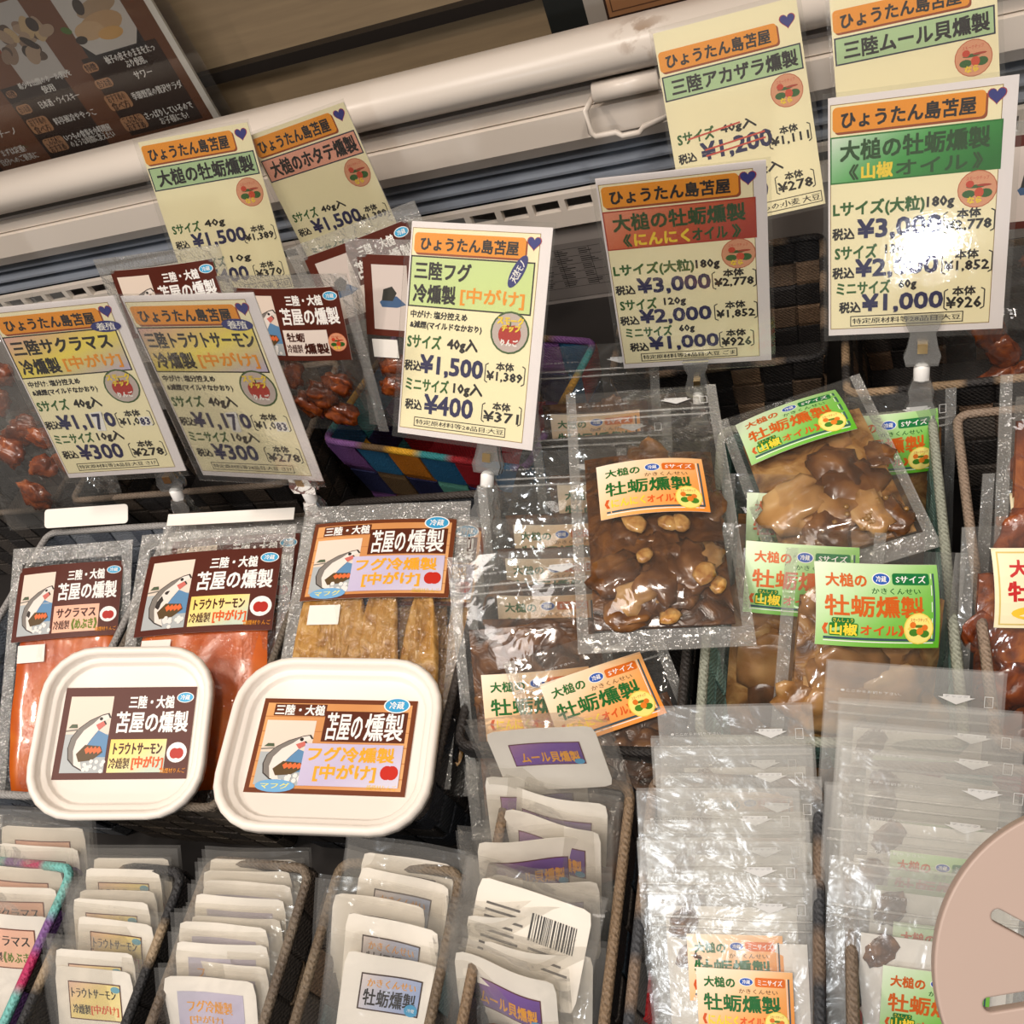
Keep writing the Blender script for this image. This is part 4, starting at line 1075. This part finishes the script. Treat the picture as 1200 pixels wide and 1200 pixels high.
# --- garlic basket
oyster_pouch('garlic oil oyster pouch lying flat on top of the pile, orange label', base_from((-.126, .347, .131), (.95, .18, -.22), (-.15, .97, .12), 0, .093), 'garlic', .092, .176, .015, (0, .093, .060, .037), .02, 15, 3, top=.04, big=((-.012, .030, .014), (.022, .048, .013), (.004, .118, .012)))
oyster_pouch('garlic oil oyster pouch with tilted orange label at the basket front', base_from((-.150, .238, .098), (.83, .46, -.20), (-.40, .78, .46), 0, .10), 'garlic', .088, .135, .010, (0, .10, .058, .036), 0, 8, 5, rich=False)
oyster_pouch('garlic oil oyster pouch with zip and half hidden orange label at the front left', base_from((-.190, .242, .088), (.95, .22, -.22), (-.18, .72, .66), 0, .075), 'garlic', .088, .160, .010, (0, .075, .060, .037), 0, 8, 6, rich=False)
dst = [(628, 645, .128, .60), (634, 607, .130, .56), (642, 566, .132, .50), (650, 528, .136, .45), (702, 482, .140, .38), (690, 404, .150, .25)]
for i, (px, py, z, ly) in enumerate(dst):
    oyster_pouch('garlic oil oyster pouch standing behind the pile, %s of the standing row' % ['nearest', 'second', 'third', 'fourth', 'fifth', 'rearmost'][i], from_top(px, py, z, (.97, .10, -.16), (.0, ly, .8), .150), 'garlic', .088, .150, .007, (0, .085, .060, .037), 0, 5, 11 + i, rich=False, zipt=(i > 2))
# --- pepper basket
oyster_pouch('green label pepper oyster pouch lying askew at the back of its basket', base_from((-.050, .412, .108), (.95, .30, .03), (-.31, .93, .16), -.004, .098), 'sansho', .088, .124, .012, (-.004, .098, .062, .039), 0, 8, 23, zipt=False, top=.012, big=((-.018, .048, .022), (.016, .032, .016), (-.010, .022, .012)))
oyster_pouch('green label pepper oyster pouch leaning upright at the front of its basket', base_from((-.011, .286, .116), (.93, .16, -.34), (.16, .66, .72), 0, .116), 'sansho', .090, .142, .012, (0, .116, .061, .039), 0, 8, 26, zipt=False, top=.012, big=((-.018, .062, .020), (.014, .070, .019), (.026, .040, .015)))
oyster_pouch('green label pepper oyster pouch mostly hidden behind the leaning one', base_from((-.048, .315, .096), (.95, .05, -.25), (.06, .68, .72), 0, .11), 'sansho', .086, .138, .009, (0, .11, .060, .038), 0, 7, 27, zipt=False, top=.012, rich=False)
oyster_pouch('green label pepper oyster pouch under the askew one at the left', base_from((-.050, .360, .085), (.97, .05, -.2), (.02, .62, .78), 0, .10), 'sansho', .086, .130, .007, (0, .10, .060, .038), 0, 5, 28, zipt=False, top=.012, rich=False)
oyster_pouch('green label pepper oyster pouch against the back right of its basket', base_from((.000, .418, .088), (.97, .1, -.1), (.05, .42, .9), 0, .10), 'sansho', .078, .130, .007, (0, .10, .058, .037), 0, 5, 29, top=.012, rich=False)
# --- red label basket
for i, (c, v, lab) in enumerate((((.096, .375, .125), (-.1, .6, .78), 'red lettered oyster pouch, uppermost at the right frame edge'), ((.072, .30, .098), (.05, .62, .78), 'red lettered oyster pouch, nearest in the brown basket'), ((.085, .345, .085), (.02, .55, .83), 'red lettered oyster pouch, middle of the brown basket'), ((.105, .40, .085), (.02, .42, .9), 'red lettered oyster pouch, rearmost in the brown basket'))):
    oyster_pouch(lab, base_from(c, (.96, .15, -.22), v, 0, .10), 'red', .088, .135, .010, (0, .105, .060, .038), 0, 9, 40 + i, zipt=False, top=.012)

# ------------------------------------------------------------------ vacuum packs of fish
def fish_pack(label, m, art, fish, w=.108, h=.190, lab=(0, .15, .095, .060), seed=1, slab=None, sticker=True, t=.007, film=None):
    root = thing('fish_pack', label, 'vacuum pack', m, 'vacuum packs of smoked fish')
    f = pouch_shape(w, h, t, .03, seed, .0010, .008, .012, lab)
    me = film_mesh(w, h, f, .3, 16, 24); me.materials.append(film or VACUUM); link('film', me, root)
    add_label(root, art, *lab, f, .0010)
    for sx in (-1, 1): sheet('side_seal', sx * (w / 2 - .004) - .004, sx * (w / 2 - .004) + .004, .0, h, f, .0007, SEAL, root, 2, 20, .0001)
    sheet('top_seal', -w / 2 + .008, w / 2 - .008, h - .012, h, f, .0007, SEAL, root, 12, 3, .0001)
    if fish == 'salmon':
        me = slab_mesh('salmon_slice', w * .80, h * .70, t * 1.0, seed); me.materials.append(SALMON); link('salmon_slice', me, root, Matrix.Translation((0, .012, t * .35)))
    elif fish == 'fugu':
        for i in range(11):
            me = slab_mesh('fugu_strip', .016, h * .62, t * .8, seed + i * 3.3, .002, .8); me.materials.append(FUGU)
            link('fugu_strip', me, root, Matrix.Translation(((i - 5) * .0080, .014 + R_.uniform(-.004, .004), t * .30 + R_.uniform(-.0008, .0012))) @ Matrix.Rotation(R_.uniform(-.08, .08), 4, 'Z'))
    else:
        for i in range(5): put(R_.choice(OYR), 'oyster', root, R_.uniform(-.3, .3) * w, .016 + i * .008, t * .35, R_.uniform(.010, .014))
    if sticker:
        g = G(); x0 = -w * .36; yb = lab[1] - lab[3] / 2 - .016
        g.box(x0, x0 + .020, yb, yb + .013, f(x0 + .01, yb) + .001, f(x0 + .01, yb) + .0013); g.done('price_sticker', PAPER, root)
    return root
PINKP = (rgb(236, 178, 152), rgb(240, 190, 160)); YELP = (rgb(246, 214, 110), rgb(248, 224, 140), rgb(200, 214, 196))
sak = lambda p: art_brown(p, 'サクラマス', '《めぶき》', PINKP, rgb(110, 130, 30))
tro = lambda p: art_brown(p, 'トラウトサーモン', '[中がけ]', YELP, rgb(222, 92, 30))
hot = lambda p: art_brown(p, '大槌の', 'ホタテ', (rgb(236, 224, 214), rgb(236, 224, 214)), rgb(70, 30, 20), False, True)
kak = lambda p: art_brown(p, '牡蛎', '燻製', (rgb(236, 224, 214), rgb(236, 224, 214)), rgb(70, 30, 20), False)
fish_pack('cherry salmon vacuum pack with brown label, leftmost of the large packs', base_from((-.578, .318, .090), (.93, .24, -.26), (-.14, .90, .40), 0, .160), sak, 'salmon', .092, .205, (0, .160, .079, .058), 51)
fish_pack('trout salmon vacuum pack with brown label and white header strip', base_from((-.428, .306, .112), (.97, .17, -.19), (-.14, .95, .27), 0, .143), tro, 'salmon', .112, .190, (0, .143, .095, .060), 52)
fish_pack('trout salmon vacuum pack tucked behind the front one', base_from((-.433, .332, .094), (.97, .17, -.19), (-.14, .93, .3), 0, .143), tro, 'salmon', .112, .185, (0, .143, .095, .060), 53)
fish_pack('pufferfish vacuum pack with orange wood-grain label', base_from((-.303, .325, .114), (.98, .12, -.18), (-.12, .97, .18), 0, .143), art_fugu, 'fugu', .112, .185, (0, .143, .095, .058), 54)
fish_pack('pufferfish vacuum pack showing only its label edge at the right', base_from((-.289, .330, .098), (.98, .10, -.18), (-.12, .97, .2), 0, .143), art_fugu, 'fugu', .108, .180, (0, .143, .093, .058), 55)
# header strip on the trout basket and sticker strip at the far left
g = G(); g.box(-.048, .048, -.0045, .0045, 0, .0006)
tag(g.done('header_strip', PAPER, None, frame(atz(270, 606, .118), (.98, .12, -.16), (-.1, .95, .3))), 'blank white strip above the trout salmon pack', 'strip')
g = G(); g.prism([(x - 0, y - .0075) for x, y in rr_pts(.074, .015, .003)], 0, .0006)
tag(g.done('blank_tag', PAPER, None, frame(atz(101, 605, .108), (.98, .10, -.12), (-.1, .8, .55))), 'blank white rounded tag below the cherry salmon card', 'tag')
# packs in the back baskets
fish_pack('brown label pack standing behind the trout salmon card', frame(aty(175, 318, .515) - Vector((.0, .03, .11)) , (.98, .12, -.14), (.05, .25, .96)), kak, 'oyster', .10, .128, (0, .092, .082, .052), 61, sticker=False, film=FILM)
fish_pack('brown label pack with fruit badge right of the trout salmon card', frame(aty(318, 362, .475) - Vector((.0, .02, .10)), (.98, -.05, -.12), (.08, .22, .96)), kak, 'oyster', .10, .125, (0, .090, .080, .052), 62, sticker=False, film=FILM)
fish_pack('scallop pack with island picture label in the multicoloured basket', frame(aty(455, 318, .49) - Vector((.0, .04, .112)), (.97, -.14, -.10), (.16, .42, .88)), hot, 'oyster', .112, .135, (0, .098, .088, .054), 63, film=FILM)
fish_pack('scallop pack crumpled behind the island picture pack', frame(aty(440, 292, .53) - Vector((.0, .03, .112)), (.95, .12, .10), (.0, .32, .94)), hot, 'oyster', .108, .135, (0, .098, .086, .054), 64, sticker=False, film=FILM)
fish_pack('brown label pack standing at the upper right edge', frame(aty(1245, 190, .56) - Vector((.0, .03, .10)), (.98, .1, -.1), (.03, .35, .94)), hot, 'oyster', .10, .130, (0, .095, .084, .054), 65, sticker=False, film=FILM)
for i, (px, py, y, lab) in enumerate(((20, 430, .47, 'crumpled clear bag of russet oysters at the left edge, upper'), (35, 520, .43, 'crumpled clear bag with oysters at the left edge, lower'), (1215, 370, .50, 'clear bag of russet oysters at the right edge beside the green card'))):
    root = thing('clear_bag', lab, 'bag', frame(aty(px, py, y) - Vector((0, .03, .07 if i < 2 else .085)), (.98, .1, -.12), (.0, .45, .88)), 'clear bags of russet oysters')
    f = pouch_shape(.115, .13, .016, .02, 70 + i, .004); me = film_mesh(.115, .13, f, .3, 18, 20); me.materials.append(FILM); link('film', me, root)
    for k in range(9): put(R_.choice(OYR), 'oyster', root, R_.uniform(-.3, .3) * .115, R_.uniform(.02, .09), .005, R_.uniform(.011, .016))

# ------------------------------------------------------------------ small packets filed in the front baskets
def wave(seed, a, k=55.0):
    return lambda x, y: a * (math.sin(x * k + seed * 1.9) + .5 * math.sin(x * k * 1.9 + seed)) * (.35 + .65 * min(1, max(0, y / .12))) + noise.noise((x * 30 + seed, y * 30, seed)) * a * .7
def mini_packet(kind, seed, w, h, paper, lab, amp, food):
    root = thing('food_packet', 'x', 'packet')
    f = wave(seed, amp)
    me = film_mesh(w, h, lambda x, y: f(x, y) * 1.0 + .0016, 0, 12, 12, .0003)
    V = [v.co for v in me.vertices]; n = len(V) // 2
    for i in range(n): me.vertices[n + i].co.z = f(V[n + i].x, V[n + i].y) - .0022
    me.materials.append(FILM_MINI); link('film', me, root)
    px, pw, py0, py1 = paper
    pap = sheet('paper_insert', px - pw / 2, px + pw / 2, py0, py1, f, 0.0, PAPER, root, 12, 8, rnd=.004)
    lx, ly, lw, lh = lab
    ff = lambda x, y: f(lx + x, ly + y) + .0001
    if kind == 'back':
        p = Print(lw, lh); x = .5
        while x < .95:
            b = R_.uniform(.006, .02); p.rect(x, .05, x + b, .5, BLK, n=2); x += b + R_.uniform(.006, .016)
        for i in range(8): p.rect(.05, .08 + i * .11, .05 + R_.uniform(.25, .4), .12 + i * .11, rgb(70, 66, 64), n=2)
        for i in range(3): p.rect(.52, .6 + i * .12, .52 + R_.uniform(.25, .42), .64 + i * .12, rgb(90, 86, 84), n=2)
    else:
        p = Print(lw, lh); art_mini(p, kind)
    p.build(pap, ff, Matrix.Translation((lx, ly, 0)), 'print')
    if food == 'salmon':
        me = slab_mesh('salmon_slice', pw * .9, py0 + .04, .004, seed); me.materials.append(SALMON); link('salmon_slice', me, root, Matrix.Translation((.004, .006, -.0030)))
    elif food == 'oyster':
        for k in range(2): put(OYD[(seed + k) % 6], 'oyster', root, (k - .5) * .016 + .004, py0 - .026, -.001, .011, 1.0, .1).scale.z *= .4
    elif food == 'fugu':
        me = slab_mesh('fugu_strip', pw * .8, py0 + .02, .004, seed); me.materials.append(FUGU); link('fugu_strip', me, root, Matrix.Translation((0, .006, 0)))
    return root
used = set()
def place(proto, m, label, group):
    if proto.name in used: r = copy_tree(proto)
    else: r = proto; used.add(proto.name)
    r.matrix_world = m; r['label'] = label; r['group'] = group; return r
def jitter(m, yaw, pitch, roll, dx=0, dz=0):
    return m @ Matrix.Translation((dx, dz, 0)) @ Matrix.Rotation(yaw, 4, 'Y') @ Matrix.Rotation(pitch, 4, 'X') @ Matrix.Rotation(roll, 4, 'Z')
def file_row(kind, desc, group, c, u, v, ly, n, dy, protos, jit, dxs=None, dzs=None):
    rr = random.Random(hash(kind) % 1 + len(kind) * 13 + n)
    for i in range(n):
        cc = Vector(c) + Vector((0, dy * i, 0))
        if dxs: cc.x += dxs[i % len(dxs)]
        if dzs: cc.z += dzs[i % len(dzs)]
        m = base_from(cc, u, v, 0, ly)
        m = jitter(m, rr.uniform(-jit, jit), rr.uniform(-jit, jit) * .3, rr.uniform(-jit, jit) * .5, 0, 0)
        where = 'front one of its file' if i == 0 else ('rearmost of its file' if i == n - 1 else '%s from the front of its file' % ORD[i])
        place(protos[i % len(protos)], m, '%s, %s' % (desc, where), group)
U = (.965, .10, -.22)
V7 = (.12, .70, .70)
pr = [mini_packet('sakura', s, .066, .140, (0, .054, .060, .128), (0, .107, .036, .025), .0010, 'salmon') for s in (1, 2)]
file_row('sakura', 'small cherry salmon packet with pink label', 'small cherry salmon packets', (-.492, .082, .084), U, V7, .107, 5, .0125, pr, .06)
pr = [mini_packet('trout', s, .058, .138, (0, .046, .070, .131), (0, .112, .031, .022), .0009, 'salmon') for s in (3, 4, 5)]
file_row('trout', 'small trout salmon packet with pale yellow label', 'small trout salmon packets', (-.413, .061, .083), U, V7, .112, 8, .0084, pr, .07, None, [0, .005, -.002, .004, .008, .001, .006, .003])
pr = [mini_packet('fugu', s, .060, .138, (-.002, .050, .070, .132), (-.002, .112, .036, .024), .0010, 'fugu') for s in (6, 7, 8)]
file_row('fugu', 'small pufferfish packet with lilac label', 'small pufferfish packets', (-.333, .064, .083), U, V7, .112, 9, .0078, pr, .07, [0, .002, -.001], [0, -.002, .004, .007, .000, .006, .003])
pr = [mini_packet('oyster', s, .066, .138, (0, .048, .075, .130), (0, .110, .030, .020), .0022, 'oyster') for s in (9, 10, 12)]
file_row('oyster', 'small oyster packet with pale blue label', 'small oyster packets', (-.245, .085, .086), (.93, .0, -.30), (.15, .68, .70), .110, 5, .0115, pr, .12, [0, .006, -.004, -.001, .004, .012], [0, .006, .001, .004, .002, .008])
pr = [mini_packet('mussel', s, .068, .135, (.002, .052, .078, .128), (.002, .108, .037, .017), .0024, 'oyster') for s in (13, 14, 15)]
file_row('mussel', 'small mussel packet with purple label', 'small mussel packets', (-.172, .085, .088), (.96, .0, -.16), (.06, .50, .86), .108, 9, .0118, pr, .13, [-.004, .002, 0, -.003, .004], [0, -.002, .003, .004, -.001])
pb = mini_packet('back', 17, .070, .135, (.002, .056, .080, .128), (.002, .106, .050, .028), .0022, 'oyster')
place(pb, base_from((-.170, .1125, .1015), (.96, -.14, -.20), (.05, .84, .54), 0, .106), 'mussel packet turned round to show its barcode sticker', 'small mussel packets')
pl = mini_packet('mussel', 18, .072, .130, (.0, .056, .080, .122), (.0, .105, .037, .015), .0012, 'oyster')
place(pl, base_from((-.164, .193, .127), (.99, .06, .03), (-.05, .30, .95), 0, .105), 'mussel packet standing upright at the very back of its file, purple label whole', 'small mussel packets')

# small zip bags
def zip_bag(kind, seed, w=.074, h=.152, lab=(.004, .094, .042, .031)):
    root = thing('zip_bag', 'x', 'zip bag')
    f = wave(seed, .0007, 40)
    me = film_mesh(w, h, lambda x, y: f(x, y) + .0018, 0, 12, 14, .0003)
    n = len(me.vertices) // 2
    for i in range(n):
        v = me.vertices[n + i]; v.co.z = f(v.co.x, v.co.y) - .0020
    me.materials.append(FILM_ZIP); link('film', me, root)
    sheet('paper_insert', -.026, .032, .01, .121, f, 0, PAPER, root, 8, 10)
    add_label(root, lambda p: art_oyster(p, kind, 'ミニサイズ'), *lab, lambda x, y: f(x, y), .0052)
    add_zip(root, w, h, lambda x, y: f(x, y) + .0020, .128)
    for k in range(3):
        o = put(OYD[(seed + k) % 6], 'oyster', root, (-.018, .0, .014)[k], (.114, .066, .06)[k], .0010, (.008, .014, .013)[k], 1.0 + k, .1)
        o.scale.z *= .35
    return root
pr = [zip_bag('garlic', s) for s in (31, 32, 33)]
file_row('gzip', 'small zip bag of garlic oysters with orange label', 'small garlic zip bags', (-.078, .105, .068), (.985, .10, -.12), (.02, .74, .67), .094, 8, .0112, pr, .05, [0, -.003, .002, -.005, .001], [0, .010, .006, .012, .004, .009])
pr = [zip_bag('sansho', s, .080) for s in (34, 35, 36)]
file_row('szip', 'small zip bag of pepper oysters with green label', 'small pepper zip bags', (.003, .112, .075), (.97, .02, -.22), (.05, .74, .67), .094, 7, .0150, pr, .05, [0, .004, -.002, .003], [0, .008, .004, .010, .006])

# ------------------------------------------------------------------ display tubs
def rrl(w, h, r, z, n=6):
    return [(x, y - h / 2, z) for x, y in rr_pts(w, h, r, n)]
def loops(name, L, mat, parent, cap=True, capb=False):
    n = len(L[0]); V = [p for l in L for p in l]; F = []
    for i in range(len(L) - 1):
        for k in range(n): F.append((i * n + k, i * n + (k + 1) % n, (i + 1) * n + (k + 1) % n, (i + 1) * n + k))
    if cap: F.append(tuple((len(L) - 1) * n + k for k in range(n)))
    if capb: F.append(tuple(range(n - 1, -1, -1)))
    return mk(name, V, F, mat, parent, None, True)
def tub(label, c, u, v, w, h, lw, lh, art):
    m = frame(c, u, v)
    root = thing('food_tub', label, 'tub', m, 'white lidded sample tubs')
    r = .030
    L = [rrl(w - .004, h - .004, r, -.0065), rrl(w, h, r, -.006), rrl(w + .0004, h + .0004, r, -.001), rrl(w - .0015, h - .0015, r, .0006), rrl(w - .004, h - .004, r - .002, .0010), rrl(w - .008, h - .008, r - .003, .0006), rrl(w - .0095, h - .0095, r - .004, -.0010), rrl(w - .011, h - .011, r - .005, -.0046), rrl(w - .0125, h - .0125, r - .005, -.0050), rrl(w - .0165, h - .0165, r - .006, -.0052), rrl(w - .018, h - .018, r - .007, -.0058), rrl(w - .0195, h - .0195, r - .008, -.0082), rrl(w - .0215, h - .0215, r - .009, -.0087)]
    loops('lid', L, LIDW, root)
    C_ = [rrl(w - .006, h - .006, r - .003, -.0068), rrl(w - .008, h - .008, r - .003, -.018), rrl(w - .020, h - .020, r - .006, -.030)]
    loops('container', C_, ACRYLIC, root)
    lab = sheet('label', -lw / 2, lw / 2, -lh / 2, lh / 2, lambda x, y: -.0085, .0004, PAPER, root, 4, 4)
    p = Print(lw, lh); art(p); p.build(lab, lambda x, y: -.0081)
    return root
tub('white lidded sample tub with brown trout salmon label, left of the two', (-.433, .197, .130), (.93, .19, -.31), (-.09, .95, .28), .104, .102, .080, .055, tro)
tub('white lidded sample tub with orange pufferfish label, right of the two', (-.290, .196, .128), (.97, .11, -.22), (-.10, .99, .05), .119, .100, .089, .055, art_fugu)

# ------------------------------------------------------------------ round slotted plate close to the lens
dc = atz(1312, 1150, .27)
dist = (dc - CAM).dot(-CZ)
rad = 205 / (FPX / dist)
m = frame(dc, (.96, .02, -.25), (.06, .84, .54))
root = thing('round_plate', 'pinkish beige round plastic plate with slots close up at the lower right', 'plate', m)
cu = bpy.data.curves.new('plate', 'CURVE'); cu.dimensions = '2D'; cu.fill_mode = 'BOTH'; cu.extrude = .0012; cu.bevel_depth = .0006; cu.resolution_u = 4
def spl(pts):
    s = cu.splines.new('POLY'); s.points.add(len(pts) - 1); s.use_cyclic_u = True
    for q, (x, y) in zip(s.points, pts): q.co = (x, y, 0, 1)
spl([(rad * math.cos(a * math.pi / 48), rad * math.sin(a * math.pi / 48)) for a in range(96)])
for ang in range(0, 360, 40):
    a = math.radians(ang + 158); pts = []
    for q in range(24):
        t = q * math.pi / 12; r1 = rad * .055; lx = rad * .17 * (1 if math.cos(t) > 0 else -1)
        x, y = lx + r1 * math.cos(t), r1 * math.sin(t); x += rad * .56
        pts.append((x * math.cos(a) - y * math.sin(a), x * math.sin(a) + y * math.cos(a)))
    spl(pts)
o = bpy.data.objects.new('plate', cu); col.objects.link(o)
me = bpy.data.meshes.new_from_object(o.evaluated_get(bpy.context.evaluated_depsgraph_get())); bpy.data.objects.remove(o)
me.materials.clear(); me.materials.append(plain('pinkish_plastic', rgb(172, 152, 141), 0.45, var=.02)); link('plate_disc', me, root)
inv2 = m.inverted()
g = G(); g.tube([dc + Vector((.0, .0, -.004)), dc + Vector((.02, -.03, -.12)), (dc.x + .03, dc.y - .06, 0.0)], .004, 10); g.done('stem', CASEG, root, inv2, True)
